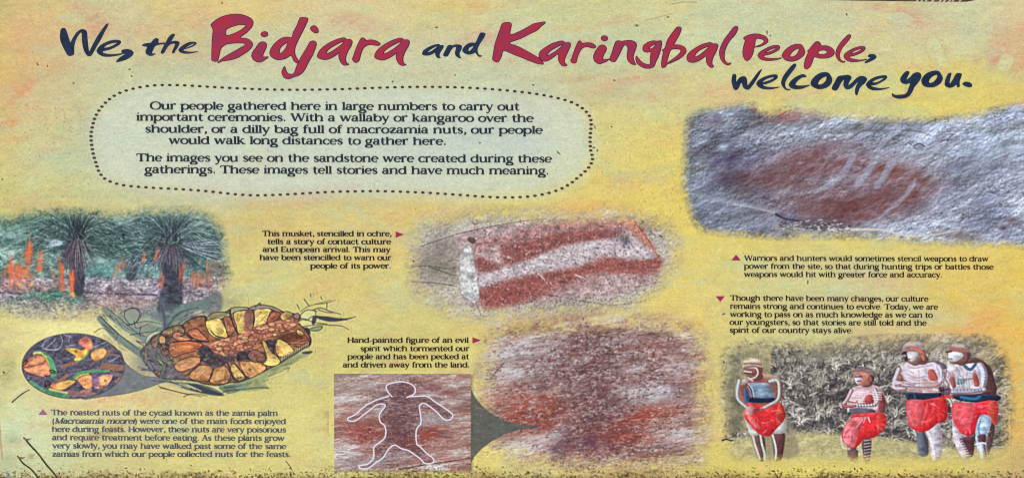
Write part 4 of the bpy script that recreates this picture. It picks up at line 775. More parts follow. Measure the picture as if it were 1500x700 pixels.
    P([(135,500),(205,508),(222,570),(215,668),(178,668),(150,590)], (112,74,72)); P([(262,495),(342,490),(342,580),(322,668),(278,668),(272,580)], (96,60,62))
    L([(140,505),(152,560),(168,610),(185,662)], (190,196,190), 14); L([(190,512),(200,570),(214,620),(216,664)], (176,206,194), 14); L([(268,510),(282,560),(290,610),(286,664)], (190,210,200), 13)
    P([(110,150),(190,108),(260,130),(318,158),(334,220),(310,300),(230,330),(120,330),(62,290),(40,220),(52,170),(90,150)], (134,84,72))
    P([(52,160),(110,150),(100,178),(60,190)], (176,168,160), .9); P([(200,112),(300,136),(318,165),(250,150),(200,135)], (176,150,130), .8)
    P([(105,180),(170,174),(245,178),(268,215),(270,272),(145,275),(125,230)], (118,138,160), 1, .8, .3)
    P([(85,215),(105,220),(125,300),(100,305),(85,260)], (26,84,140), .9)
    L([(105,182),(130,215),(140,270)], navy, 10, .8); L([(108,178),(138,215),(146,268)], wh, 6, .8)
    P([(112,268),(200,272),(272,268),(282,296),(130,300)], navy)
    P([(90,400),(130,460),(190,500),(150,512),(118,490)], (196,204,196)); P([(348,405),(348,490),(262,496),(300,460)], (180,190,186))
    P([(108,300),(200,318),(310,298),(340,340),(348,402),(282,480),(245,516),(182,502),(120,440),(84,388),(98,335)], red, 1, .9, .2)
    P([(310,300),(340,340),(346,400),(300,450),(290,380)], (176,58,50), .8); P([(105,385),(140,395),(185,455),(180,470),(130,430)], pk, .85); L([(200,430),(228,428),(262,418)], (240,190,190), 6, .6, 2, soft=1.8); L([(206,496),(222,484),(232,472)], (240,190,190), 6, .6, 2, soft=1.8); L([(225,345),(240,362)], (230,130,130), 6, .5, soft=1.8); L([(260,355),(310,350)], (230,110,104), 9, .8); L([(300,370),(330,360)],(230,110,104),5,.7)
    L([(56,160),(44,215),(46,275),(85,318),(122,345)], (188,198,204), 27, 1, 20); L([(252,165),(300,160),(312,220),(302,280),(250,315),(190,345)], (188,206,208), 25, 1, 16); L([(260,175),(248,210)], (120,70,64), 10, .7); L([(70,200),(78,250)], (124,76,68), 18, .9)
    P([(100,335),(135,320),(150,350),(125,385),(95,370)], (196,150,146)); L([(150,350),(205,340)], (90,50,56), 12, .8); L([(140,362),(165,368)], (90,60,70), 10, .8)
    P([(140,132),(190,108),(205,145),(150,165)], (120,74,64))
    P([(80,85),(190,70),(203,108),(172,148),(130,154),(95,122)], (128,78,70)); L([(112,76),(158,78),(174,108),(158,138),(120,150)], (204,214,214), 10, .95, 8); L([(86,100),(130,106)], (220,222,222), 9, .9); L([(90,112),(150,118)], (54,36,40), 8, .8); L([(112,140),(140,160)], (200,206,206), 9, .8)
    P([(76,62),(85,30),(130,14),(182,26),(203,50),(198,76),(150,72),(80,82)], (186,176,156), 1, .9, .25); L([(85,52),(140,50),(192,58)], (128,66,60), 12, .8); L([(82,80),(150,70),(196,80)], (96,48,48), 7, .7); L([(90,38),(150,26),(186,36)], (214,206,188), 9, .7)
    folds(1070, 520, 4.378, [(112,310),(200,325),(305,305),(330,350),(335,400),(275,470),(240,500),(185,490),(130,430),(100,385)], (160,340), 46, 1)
    SIL['bib'] = T(1070, 520, 4.378, [(70,62),(85,28),(130,10),(185,24),(208,55),(206,108),(320,155),(338,220),(318,295),(345,340),(352,490),(342,580),(325,672),(178,672),(135,500),(80,400),(90,340),(40,290),(32,220),(48,165),(108,148),(84,120)])
    # ---- child
    P, L = fig(1220, 530, 4.667)
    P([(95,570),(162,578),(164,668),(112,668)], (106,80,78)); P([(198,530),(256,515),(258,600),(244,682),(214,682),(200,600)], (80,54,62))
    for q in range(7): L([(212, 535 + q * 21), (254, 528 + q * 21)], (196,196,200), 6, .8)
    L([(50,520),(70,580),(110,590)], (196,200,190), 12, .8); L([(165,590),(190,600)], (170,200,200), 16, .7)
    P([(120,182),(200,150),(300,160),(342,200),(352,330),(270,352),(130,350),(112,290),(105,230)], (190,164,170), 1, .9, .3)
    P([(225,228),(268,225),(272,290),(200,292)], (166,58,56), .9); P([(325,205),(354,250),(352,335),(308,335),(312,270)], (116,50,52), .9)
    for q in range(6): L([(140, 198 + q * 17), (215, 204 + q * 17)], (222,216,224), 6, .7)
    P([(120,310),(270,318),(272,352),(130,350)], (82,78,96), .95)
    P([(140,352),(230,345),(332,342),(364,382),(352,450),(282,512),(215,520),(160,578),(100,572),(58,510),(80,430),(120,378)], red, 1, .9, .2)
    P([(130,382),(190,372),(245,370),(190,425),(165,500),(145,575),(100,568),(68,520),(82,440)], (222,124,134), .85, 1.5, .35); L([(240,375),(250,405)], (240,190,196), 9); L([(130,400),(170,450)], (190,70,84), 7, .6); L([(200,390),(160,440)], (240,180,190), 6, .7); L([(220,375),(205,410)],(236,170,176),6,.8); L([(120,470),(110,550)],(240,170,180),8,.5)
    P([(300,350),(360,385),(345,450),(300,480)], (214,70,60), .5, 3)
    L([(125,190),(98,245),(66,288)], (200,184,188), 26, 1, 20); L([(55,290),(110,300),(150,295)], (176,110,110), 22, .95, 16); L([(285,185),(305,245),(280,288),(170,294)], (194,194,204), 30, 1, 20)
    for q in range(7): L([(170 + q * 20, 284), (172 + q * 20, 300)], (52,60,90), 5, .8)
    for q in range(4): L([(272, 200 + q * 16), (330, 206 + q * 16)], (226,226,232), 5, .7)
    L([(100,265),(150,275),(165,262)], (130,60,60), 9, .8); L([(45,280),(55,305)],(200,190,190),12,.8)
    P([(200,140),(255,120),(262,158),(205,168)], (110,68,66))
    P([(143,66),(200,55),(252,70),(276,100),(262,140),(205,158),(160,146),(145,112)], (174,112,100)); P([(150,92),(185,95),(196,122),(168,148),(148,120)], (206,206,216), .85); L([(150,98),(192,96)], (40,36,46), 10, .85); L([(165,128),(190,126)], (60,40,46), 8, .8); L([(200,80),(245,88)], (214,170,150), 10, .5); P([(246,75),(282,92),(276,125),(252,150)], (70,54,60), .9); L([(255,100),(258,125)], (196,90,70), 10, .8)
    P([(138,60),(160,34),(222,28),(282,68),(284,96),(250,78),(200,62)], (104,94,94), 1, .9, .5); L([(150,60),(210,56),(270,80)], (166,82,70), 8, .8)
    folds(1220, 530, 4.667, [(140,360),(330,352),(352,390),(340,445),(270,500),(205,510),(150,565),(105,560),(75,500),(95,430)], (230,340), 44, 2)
    SIL['child'] = T(1220, 530, 4.667, [(132,66),(158,30),(222,22),(288,68),(284,130),(262,156),(345,198),(358,340),(370,382),(356,455),(262,518),(262,600),(246,686),(212,686),(168,670),(110,670),(50,515),(76,430),(118,350),(40,310),(48,278),(98,225),(122,178),(195,150),(150,130)])
    # ---- tall figure
    P, L = fig(1300, 490, 3.684)
    P([(140,515),(200,528),(218,600),(215,648),(168,648),(155,570)], (92,98,112)); P([(205,510),(272,462),(294,560),(285,662),(240,675),(225,580)], (184,182,190), 1, .9, .3); L([(205,515),(225,540),(245,620),(250,670)], (224,220,224), 12, .9); L([(190,520),(215,600)], (70,60,66), 14, .8); L([(140,512),(150,540)], (206,200,206), 10, .8)
    P([(48,192),(75,168),(112,150),(160,158),(200,150),(270,148),(300,178),(304,300),(282,332),(108,312),(112,252),(45,225)], (200,194,206), 1, .9, .2)
    P([(225,185),(250,190),(270,240),(228,244),(215,205)], (178,70,58), .9); P([(64,202),(84,236),(70,248),(60,230)], (158,80,70), .9); L([(120,175),(200,170)], (160,130,140), 6, .4); L([(115,230),(150,245),(200,238)], (150,120,130), 6, .5); P([(240,135),(300,150),(320,180),(300,190),(260,150)], (80,76,96), .8)
    L([(150,185),(160,240)], (170,150,160), 5, .5); L([(100,200),(110,240)], (170,150,160), 5, .4); L([(200,290),(150,300)], (186,120,110), 8, .5)
    P([(102,308),(200,312),(286,312),(302,345),(200,352),(108,350)], navy, 1, .8, .2); L([(140,318),(150,346)], (40,110,150), 8, .6)
    P([(103,352),(200,348),(302,334),(320,382),(317,455),(272,472),(222,512),(170,522),(118,490),(103,430)], red, 1, .9, .25)
    for pts, w in [([(128,366),(118,420),(140,486)],18),([(160,372),(150,420),(166,470)],12),([(214,372),(206,420),(186,480)],14),([(250,366),(240,410),(214,456)],9)]: L(pts, (222,130,142), w * 1.3, .5, w * .5, soft=2.6)
    L([(180,468),(214,464),(240,448)], (246,210,214), 5, .5, 2, soft=1.8); P([(270,360),(314,350),(314,450),(275,466)], (190,36,44), .6, 2)
    L([(60,185),(40,240),(38,285),(95,285)], (206,200,212), 28, 1, 20); L([(50,256),(130,268),(260,266),(292,215),(275,170)], (208,208,220), 26, 1, 28); L([(45,262),(90,255),(140,265)], (224,214,224), 16, .9); L([(95,280),(140,280)], (150,130,140), 5, .7); L([(70,275),(110,290)], (120,90,100), 6, .7)
    sh = (140, 110, 116)
    P([(180,232),(228,250),(268,246),(290,300),(200,306)], (164,116,112), .5, 4); P([(112,286),(180,296),(182,312),(108,312)], (140,102,104), .5, 3); P([(120,175),(165,165),(210,180),(200,226),(130,224)], (226,222,230), .5, 6)
    P([(108,360),(172,352),(196,400),(166,494),(122,474),(106,420)], (222,116,126), .55, 5)
    for pts, w in [([(72,196),(84,236),(78,256)],7),([(40,302),(110,302),(150,288)],6),([(112,214),(150,232),(186,226),(226,224)],6),([(166,190),(170,236),(168,290)],4),([(108,166),(150,178),(192,168),(236,162)],5),([(236,190),(262,244),(256,258)],8),([(156,286),(256,284),(290,262)],6),([(52,246),(120,262),(160,262)],5),([(120,196),(138,206)],5),([(200,196),(216,206)],5)]:
        L(pts, sh, w, .62, soft=2.2)
    for q in range(4): L([(96 + q * 6, 262 + q * 5), (136 + q * 3, 258 + q * 7)], (110,80,90), 2.5, .6)
    L([(245,292),(285,300),(300,295)], (220,200,206), 12, .9)
    P([(145,135),(200,100),(218,145),(180,160)], (128,84,80))
    P([(76,86),(90,48),(130,33),(182,42),(202,90),(196,136),(150,166),(112,150),(86,130)], (136,106,100), 1, 1.2, .2); P([(80,78),(92,48),(130,33),(182,42),(200,80),(150,66),(110,64)], (158,150,144), 1, .9, .3); P([(74,92),(100,90),(112,120),(100,142),(84,130)], (74,56,62), .95); P([(104,92),(152,92),(162,114),(134,142),(112,132),(106,110)], (212,216,224), .95); L([(84,112),(96,110)], (190,180,184), 7, .8); P([(150,120),(190,112),(196,140),(160,160)], (116,76,72), .8); L([(80,98),(100,92)], (40,34,44), 10, .9); L([(95,128),(118,130)], (70,44,50), 8, .8); L([(120,66),(160,72),(192,98)], (202,92,74), 13, .85); L([(186,110),(192,130)], (210,120,100), 12, .8); L([(120,40),(180,50)], (180,166,160), 12, .6)
    for q in range(6): L([(128 + q * 10, 66 + q * 4), (126 + q * 10, 78 + q * 4)], (226,180,160), 4, .5)
    folds(1300, 490, 3.684, [(110,360),(300,345),(312,382),(308,445),(265,462),(215,500),(170,510),(125,480),(110,430)], (190,340), 46, 3)
    SIL['tall'] = T(1300, 490, 3.684, [(70,88),(86,44),(130,28),(186,36),(210,90),(222,130),(300,155),(310,190),(306,330),(326,382),(322,458),(280,475),(300,560),(288,668),(240,680),(166,652),(140,515),(98,440),(98,350),(104,315),(28,300),(28,240),(42,185),(110,148),(80,130)])
    # ---- rightmost figure
    P, L = fig(1370, 490, 3.684)
    P([(285,160),(312,215),(328,330),(300,420),(320,500),(300,600),(280,640),(262,480),(250,300),(262,200)], (86,62,60), .9)
    P([(90,430),(130,512),(152,570),(182,664),(150,668),(98,570)], (188,182,192), 1, .9, .3); P([(130,558),(200,548),(205,640),(180,655),(150,600)], (78,46,52), .9)
    for q in range(7): L([(118 + q * 7, 572 + q * 13), (142 + q * 7, 568 + q * 13)], (222,214,224), 5, .8)
    P([(180,120),(270,148),(300,205),(322,320),(120,322),(100,220)], (84,58,58))
    P([(45,192),(80,172),(120,158),(170,155),(225,150),(262,172),(262,250),(250,312),(110,312),(72,270),(50,232)], (196,192,204), 1, .9, .25)
    P([(75,235),(98,225),(110,275),(92,285)], (150,62,58), .9); P([(200,208),(222,212),(238,272),(205,270)], (158,72,66), .9); P([(120,235),(165,240),(150,262),(115,265)], (60,110,120), .8); L([(150,160),(185,185),(215,155)], (56,104,146), 16, .85); L([(130,215),(160,235),(205,232)], (120,90,100), 6, .6)
    for q in range(6): L([(130 + q * 14, 245), (136 + q * 14, 285)], (226,226,236), 4, .7)
    P([(100,322),(330,322),(332,356),(200,362),(110,346)], navy, 1, .8); L([(140,335),(210,345),(240,332)], (50,120,170), 22, .8, soft=2)
    P([(100,362),(200,366),(330,356),(328,480),(300,470),(270,440),(235,440),(215,520),(180,546),(130,520),(95,462),(84,410)], (208,46,60), 1, .9, .2); P([(290,365),(328,362),(324,478),(300,460),(280,420)], (196,76,60), .9)
    for pts, w in [([(140,380),(210,400)],10),([(110,400),(90,440)],8),([(200,420),(180,470),(185,530)],9),([(230,385),(280,380)],12),([(130,450),(190,520)],8),([(160,385),(130,450)],6)]: L(pts, (228,134,148), w * 1.3, .5, w * .5, soft=2.6)
    L([(140,455),(190,448),(230,430)], (246,200,208), 4, .5, 2, soft=1.8)
    P([(222,475),(250,428),(292,440),(300,478),(275,560),(270,662),(242,668),(214,560)], (150,178,204), 1, .9, .35); L([(245,450),(232,500),(240,540)], (40,92,140), 6, .7); P([(228,540),(268,535),(268,575),(235,580)], (84,44,54), .9); L([(215,590),(245,580),(268,585)], (226,226,230), 10, .9); L([(240,590),(250,660)], (222,216,222), 18, .9); L([(262,590),(272,650)], (90,60,62), 10, .8)
    for q in range(9): L([(240 + q * 5, 448 + q * 9), (262 + q * 4, 446 + q * 9)], (222,230,238), 3.5, .7)
    L([(240,165),(262,215),(250,282)], (204,218,234), 40, 1, 32); 
    for q in range(6): L([(262, 175 + q * 17), (278, 182 + q * 17)], (60,96,150), 4, .7)
    L([(262,292),(170,304),(80,304)], (188,204,224), 25, 1, 20)
    for q in range(9): L([(95 + q * 19, 292), (98 + q * 19, 302)], (44,60,96), 4, .7)
    L([(50,192),(42,232),(62,268)], (204,198,208), 24, .9); P([(20,285),(50,280),(85,300),(60,318),(25,310)], (120,90,110)); L([(25,300),(70,292)], (30,26,40), 6, .9); L([(35,330),(85,332)], (206,60,50), 16, .95); L([(95,322),(250,318)], (70,40,44), 6, .8)
    sh = (134, 108, 116)
    P([(102,376),(190,370),(204,420),(166,508),(118,474),(96,430)], (222,112,124), .5, 5); P([(60,200),(96,196),(104,240),(70,250)], (150,104,104), .45, 4); P([(110,280),(200,288),(240,292),(240,312),(110,312)], (130,120,140), .45, 4)
    for pts, w in [([(70,200),(90,240),(96,284)],7),([(112,176),(128,200),(120,226)],4),([(130,170),(150,200),(148,226)],4),([(158,176),(170,200),(166,228)],4),([(108,232),(146,240),(204,238)],6),([(148,240),(150,292)],4),([(232,200),(242,260),(240,284)],7),([(90,318),(180,316),(256,306)],6),([(180,250),(182,290)],3),([(200,180),(216,204)],5)]:
        L(pts, sh, w, .6, soft=2.2)
    for q in range(4): L([(28 + q * 12, 284), (34 + q * 12, 308)], (60,44,56), 3, .7)
    P([(110,140),(160,110),(175,145),(135,165)], (110,70,66))
    P([(60,96),(68,62),(118,44),(170,58),(188,108),(152,150),(112,156),(75,146)], (132,94,88), 1, .9, .2); P([(62,86),(70,60),(118,44),(170,58),(186,96),(150,78),(100,72)], (156,140,132), 1, .9, .3); P([(76,90),(135,94),(148,115),(110,140),(76,142),(68,118)], (212,220,228), .95); L([(62,92),(84,88)], (30,30,40), 9, .9); L([(66,128),(88,128)], (60,46,56), 5, .8); L([(100,112),(122,120)], (150,160,176), 4, .6); L([(80,70),(160,86)], (176,96,86), 12, .7); L([(90,54),(150,60)], (190,170,160), 12, .6); P([(160,90),(190,100),(180,130),(162,135)], (96,66,64), .9)
    folds(1370, 490, 3.684, [(105,370),(320,365),(320,440),(270,430),(235,430),(210,510),(180,535),(140,510),(105,455),(95,410)], (210,350), 46, 4)
    SIL['right'] = T(1370, 490, 3.684, [(54,96),(62,58),(118,38),(176,54),(196,110),(290,150),(320,215),(336,330),(336,480),(310,600),(280,672),(240,676),(205,640),(190,668),(148,674),(92,570),(78,430),(92,350),(30,340),(14,300),(24,278),(46,270),(36,220),(42,185),(110,158),(66,140)])
    # a little of the photograph's own softness at the foot
    blob(1270, 676, 200, 7, (200,190,110), .6, 0, 0)
    CAN[sl] = np.clip(old * (1 - m[..., None]) + CAN[sl] * m[..., None], 0, 1)
    MASKS['dancers'] = (sl, m > .25)

# ------------------------------------------------------------------ weather, scratches, fly specks, grime along the foot
def paint_wear():
    X, Y, sl = box(X0, Y0, X1, Y1)
    # fine mottling that a sun-worn laminate shows
    g = fbm(X, Y, 3.1, 2.3, 0, 2, 57, .9) - .5; g4 = fbm(X, Y, 9, 3, -8, 3, 59, .8) - .5
    CAN[:] = np.clip(CAN * (1 + .09 * g[..., None] + .08 * g4[..., None] + .055 * (fbm(X, Y, 16, 10, 0, 4, 44, .8) - .5)[..., None]), 0, 1)
    rs = np.random.default_rng(77)
    def speck(x, y, r, c, a): line([(x, y), (x + rs.normal(0, 1) * r, y + rs.normal(0, .6) * r)], c, r, a, soft=.9)
    for i in range(9000):
        x = rs.uniform(X0, X1); y = rs.uniform(Y0, Y1); v = rs.random()
        speck(x, y, rs.uniform(.4, .95), (92,84,56) if v < .75 else (222,216,170), rs.uniform(.15, .5))
    for i in range(900):      # denser band of mould beside the rock picture and under the welcome text
        x = rs.uniform(880, 1010) if i % 2 else rs.uniform(-10, 130); y = rs.uniform(150, 345)
        speck(x, y, rs.uniform(.4, 1.0), (84,78,52), rs.uniform(.2, .55))
    for x, y in [(54,93),(69,96),(325,4),(107,121),(932,37),(979,25),(1123,46),(1128,52),(895,185),(868,216),(874,221),(780,124),(666,110),(575,119),(703,209),(966,345),(606,382),(1058,460),(1183,411),(4,544),(1073,644),(1107,700),(425,694),(1060,530),(1240,22),(900,118),(640,40),(817,224),(190,101),(193,112),(3,262)]:
        speck(x, y, 1.8, (44,34,28), .85)
    blob(932, 37, 3.2, 1.6, (110,98,50), .8, 0, 0); line([(944,30),(965,25),(985,20)], (150,130,90), 1.2, .6); line([(985,6),(1002,3),(1020,4)], (140,126,84), 1.3, .6)
    line([(1058,644),(1064,642),(1070,645)], (30,26,20), 2.6, .9, 1.4)
    for P in [[(870,184),(872,188)],[(816,221),(820,226)],[(425,690),(424,696)],[(418,674),(426,684)]]: line(P, (50,44,36), 1.2, .7)
    # worn pale discs at the left edge, scrapes
    blob(19, 643, 12, 8, (156,164,126), .65, 0, .3, 6); blob(12, 671, 12, 8, (158,166,128), .65, 0, .3, 6)
    blob(46, 668, 5, 4, (130,116,80), .6, 0, .6, 4); blob(36, 694, 6, 4, (120,100,70), .7, 0, .6, 4)
    line([(-4,596),(0,640),(3,672)], (170,116,84), 4, .6, 1.5, soft=2)
    for P in [[(1054,520),(1054,690)],[(1478,600),(1478,670)]]: line(P, (214,206,140), 1, .25)
    line([(1090,494),(1094,500)], (60,50,40), 1, .5)
    # grime band
    n = fbm(X, Y, 18, 7, 0, 5, 52, .75); n2 = fbm(X, Y, 4, 3, 0, 3, 41, .8)
    k = np.clip((Y - 691 - 5 * np.sin(X * .011 + 1) * np.sin(X * .029) + (n - .5) * 26 + (n2 - .5) * 14) / 9, 0, 1)
    c = ramp(np.clip(.5 + (n2 - .5) * 2.4, 0, 1), [(0,(62,50,30)),(.5,(120,102,62)),(1,(176,156,104))])
    mixin(sl, k * .7, c)
    for i in range(2000):
        x = rs.uniform(X0, X1); y = 696 - abs(rs.normal(0, 7)) + rs.uniform(0, 14)
        if abs(x - 90) > 80 or rs.random() < .8: speck(x, y, rs.uniform(.8, 2.2), [(56,44,26),(92,76,44),(170,150,100),(70,64,30)][rs.integers(4)], rs.uniform(.3, .85))
    for i in range(200):
        x = rs.uniform(470, 720); y = rs.uniform(682, 694); speck(x, y, rs.uniform(.8, 1.8), (92,80,46), .5)
    # printer's crispness of the photograph itself: slight local contrast
    b = CAN.copy()
    for ax in (0, 1):
        b = (np.roll(b, 1, ax) + np.roll(b, -1, ax) + np.roll(b, 2, ax) + np.roll(b, -2, ax) + b) / 5
    CAN[:] = np.clip(CAN + .75 * (CAN - b), .02, .96)
# ------------------------------------------------------------------ objects
def lx(x): return (x - 750) * S
def ly(y): return (350 - y) * S

def put(name, verts, faces, mats, parent=None, label=None, fmats=None, smooth=False):
    me = bpy.data.meshes.new(name); me.from_pydata([tuple(v) for v in verts], [], faces); me.update()
    for m in (mats if isinstance(mats, (list, tuple)) else [mats]): me.materials.append(m)
    if fmats is not None: me.polygons.foreach_set('material_index', np.array(fmats, dtype=np.int32))
    if smooth: me.polygons.foreach_set('use_smooth', [True] * len(me.polygons))
    o = bpy.data.objects.new(name, me); COL.objects.link(o)
    if parent is not None: o.parent = parent
    if label: o['label'] = label
    return o

def empty(name, parent=None, label=None):
    o = bpy.data.objects.new(name, None); COL.objects.link(o); o.empty_display_size = .02
    if parent is not None: o.parent = parent
    if label: o['label'] = label
    return o

def can_sample(px, py):
    x = np.clip(px - X0 - .5, 0, CW - 1.001); y = np.clip(py - Y0 - .5, 0, CH - 1.001)
    xi = x.astype(int); yi = y.astype(int); fx = (x - xi)[..., None]; fy = (y - yi)[..., None]
    return (CAN[yi, xi] * (1 - fx) + CAN[yi, xi + 1] * fx) * (1 - fy) + (CAN[yi + 1, xi] * (1 - fx) + CAN[yi + 1, xi + 1] * fx) * fy

def print_sheet(name, x0, y0, x1, y1, step, z, mat, parent, mask=None, label=None, topcut=None):
    """a sheet of printed film: a fine grid whose corners carry the ink"""
    nx = int(round((x1 - x0) / step)); ny = int(round((y1 - y0) / step))
    gx = np.linspace(x0, x1, nx + 1); gy = np.linspace(y0, y1, ny + 1)
    GX, GY = np.meshgrid(gx, gy)
    keep = np.ones((ny, nx), bool)
    if mask is not None: keep = mask((GX[:-1, :-1] + GX[1:, 1:]) / 2, (GY[:-1, :-1] + GY[1:, 1:]) / 2)
    ink = lin(np.clip(can_sample(GX, GY), 0, 1)) * ALB
    if topcut is not None: GY = np.maximum(GY, topcut(GX))
    idx = np.arange((nx + 1) * (ny + 1)).reshape(ny + 1, nx + 1)
    q = np.stack([idx[:-1, :-1], idx[1:, :-1], idx[1:, 1:], idx[:-1, 1:]], -1)[keep]
    used = np.zeros((nx + 1) * (ny + 1), bool); used[q.ravel()] = True
    remap = np.cumsum(used) - 1; q = remap[q]
    co = np.stack([(GX - 750) * S, (350 - GY) * S, np.full(GX.shape, z)], -1).reshape(-1, 3)[used]
    ink = ink.reshape(-1, 3)[used]
    me = bpy.data.meshes.new(name)
    me.vertices.add(len(co)); me.vertices.foreach_set('co', co.astype(np.float32).ravel())
    me.loops.add(q.size); me.loops.foreach_set('vertex_index', q.astype(np.int32).ravel())
    me.polygons.add(len(q)); me.polygons.foreach_set('loop_start', (np.arange(len(q)) * 4).astype(np.int32))
    me.update(calc_edges=True); me.validate()
    at = me.color_attributes.new('ink', 'FLOAT_COLOR', 'POINT')
    c4 = np.ones((len(co), 4), np.float32); c4[:, :3] = ink; at.data.foreach_set('color', c4.ravel())
    me.materials.append(mat)
    o = bpy.data.objects.new(name, me); COL.objects.link(o); o.parent = parent
    if label: o['label'] = label
    return o

def mask_of(key):
    sl, m = MASKS[key]; oy, ox = sl[0].start + Y0, sl[1].start + X0
    def f(GX, GY):
        xi = np.clip((GX - ox).astype(int), 0, m.shape[1] - 1); yi = np.clip((GY - oy).astype(int), 0, m.shape[0] - 1)
        return m[yi, xi]
    return f, (ox, oy, ox + m.shape[1], oy + m.shape[0])

def mask_poly(P):
    P = catmull(P, 2)
    return (lambda GX, GY: polymask(P, GX.astype(np.float32), GY.astype(np.float32), 1.0) > .5), (P[:, 0].min() - 1, P[:, 1].min() - 1, P[:, 0].max() + 1, P[:, 1].max() + 1)

# ---- ribbons
def ribbon(P, Wd, z, verts, faces, round_ends=False):
    """strip of varying width along a line (layout units)"""
    P = np.asarray(P, float); Wd = np.asarray(Wd, float)
    d = np.gradient(P, axis=0); L = np.hypot(d[:, 0], d[:, 1]) + 1e-9; nrm = np.stack([-d[:, 1] / L, d[:, 0] / L], -1)
    a = P + nrm * Wd[:, None] / 2; b = P - nrm * Wd[:, None] / 2; n0 = len(verts)
    for i in range(len(P)): verts.append((lx(a[i, 0]), ly(a[i, 1]), z)); verts.append((lx(b[i, 0]), ly(b[i, 1]), z))
    for i in range(len(P) - 1): k = n0 + 2 * i; faces.append((k, k + 2, k + 3, k + 1))

# ---- book type with slab serifs, drawn stroke by stroke (x-height = 1)
TK, TN = .25, .12
def arc(cx, cy, rx, ry, a0, a1, n=14, tk=TK, tn=TN):
    t = np.radians(np.linspace(a0, a1, n)); return (np.stack([cx + rx * np.cos(t), cy + ry * np.sin(t)], -1), tn + (tk - tn) * np.abs(np.cos(t)) ** 1.3)
def ln(x0, y0, x1, y1, w=TK): return (np.array([(x0, y0), (x1, y1)], float), np.array([w, w]))
def cv(pts, ws): 
    P = catmull(np.array([(x, y, w) for (x, y), w in zip(pts, ws)]), 3, closed=False); return (P[:, :2], P[:, 2])
def sf(x, y=0.0, h=.27): return ln(x - h, y + .055 if y < .1 and y > -.1 else y, x + h, y + .055 if y < .1 and y > -.1 else y, .11)
def fl(x, y): return (np.array([(x - .28, y - .13), (x + .02, y - .05)]), np.array([.1, .16]))
def stem(x, h=1.0, b=0.0): return [ln(x, b, x, h), fl(x, h), sf(x, b)]
def arch(x0, x1): return [cv([(x0, .62), (x0 + (x1 - x0) * .35, .93), (x0 + (x1 - x0) * .68, .97), (x1 - .02, .82), (x1, .58), (x1, 0)], [.10, .13, .16, .22, TK, TK]), sf(x1)]
G = {}
def glyph(ch, adv, *parts):
    L = []
    for p in parts: L += p if isinstance(p, list) else [p]
    G[ch] = (adv, L)
A_ = 1.36
glyph('a', 1.22, cv([(.2,.72),(.3,.92),(.55,.98),(.84,.86),(.88,.6),(.88,.2),(.98,.05),(1.16,.08)], [.2,.15,.13,.22,TK,TK,.16,.09]), arc(.5,.29,.36,.25,60,330))
glyph('b', 1.42, [ln(.24,0.05,.24,A_), fl(.24,A_)], arc(.76,.49,.54,.46,-170,180))
glyph('c', 1.14, arc(.64,.49,.52,.46,40,322), ln(.9,.72,1.04,.80,.2))
glyph('d', 1.46, [ln(1.16,0,1.16,A_), fl(1.16,A_), ln(1.16,.055,1.44,.055,.11)], arc(.66,.49,.54,.46,0,360))
glyph('e', 1.22, ln(.16,.52,1.1,.52,.11), arc(.62,.49,.50,.46,2,318))
glyph('f', .86, [ln(.34,0,.34,1.08), sf(.34)], cv([(.34,1.0),(.38,1.25),(.6,1.38),(.88,1.32)], [TK,.2,.14,.2]), ln(.06,.94,.74,.94,.12))
glyph('g', 1.26, arc(.56,.63,.40,.32,0,360), ln(.86,.86,1.2,.95,.14), cv([(.34,.36),(.22,.2),(.4,.08),(.9,.02),(1.12,-.14)], [.1,.13,.16,.18,.2]), arc(.6,-.26,.54,.21,20,380,18))
glyph('h', 1.52, stem(.26, A_), arch(.26, 1.2))
glyph('i', .58, stem(.29), ln(.2,1.3,.38,1.3,.2))
glyph('j', .56, [ln(.3,1.0,.3,-.2), fl(.3,1.0)], cv([(.3,-.15),(.2,-.42),(-.1,-.45)], [TK,.16,.14]), ln(.21,1.3,.39,1.3,.2))
glyph('k', 1.40, stem(.26, A_), ln(.3,.42,.95,.92,.12), ln(.52,.58,1.12,.04,TK), sf(1.16), ln(.76,.945,1.22,.945,.1))
glyph('l', .58, stem(.29, A_))
glyph('m', 2.26, stem(.26), arch(.26, 1.12), arch(1.12, 1.98))
glyph('n', 1.52, stem(.26), arch(.26, 1.2))
glyph('o', 1.30, arc(.65,.49,.54,.46,0,360,20))
glyph('p', 1.42, [ln(.24,-.45,.24,1.0), fl(.24,1.0), sf(.24,-.43)], arc(.76,.49,.54,.46,-180,180))
glyph('q', 1.42, [ln(1.16,-.45,1.16,1.0), sf(1.16,-.43)], arc(.66,.49,.54,.46,0,360))
glyph('r', 1.02, stem(.26), cv([(.26,.6),(.48,.9),(.72,.97),(.94,.88)], [.1,.13,.2,.26]))
glyph('s', .98, cv([(.82,.76),(.66,.95),(.4,.95),(.18,.78),(.34,.58),(.66,.43),(.82,.25),(.62,.04),(.36,.03),(.13,.2)], [.18,.12,.13,.2,TK,TK,.2,.13,.12,.18]))
glyph('t', .90, ln(.04,.94,.82,.94,.12), cv([(.38,1.28),(.36,.9),(.36,.3),(.48,.06),(.7,.05),(.86,.14)], [.1,TK,TK,.18,.13,.1]))
glyph('u', 1.50, [ln(1.16,0,1.16,1.0), fl(1.16,1.0), ln(1.16,.055,1.44,.055,.11)], fl(.26,1.0), cv([(.26,.98),(.26,.4),(.34,.12),(.62,.03),(.92,.1),(1.16,.4)], [TK,TK,.22,.15,.13,.1]))
glyph('v', 1.26, ln(.18,.95,.66,.03,TK), ln(.66,.03,1.08,.95,.13), ln(-.04,.945,.42,.945,.1), ln(.88,.945,1.28,.945,.1))
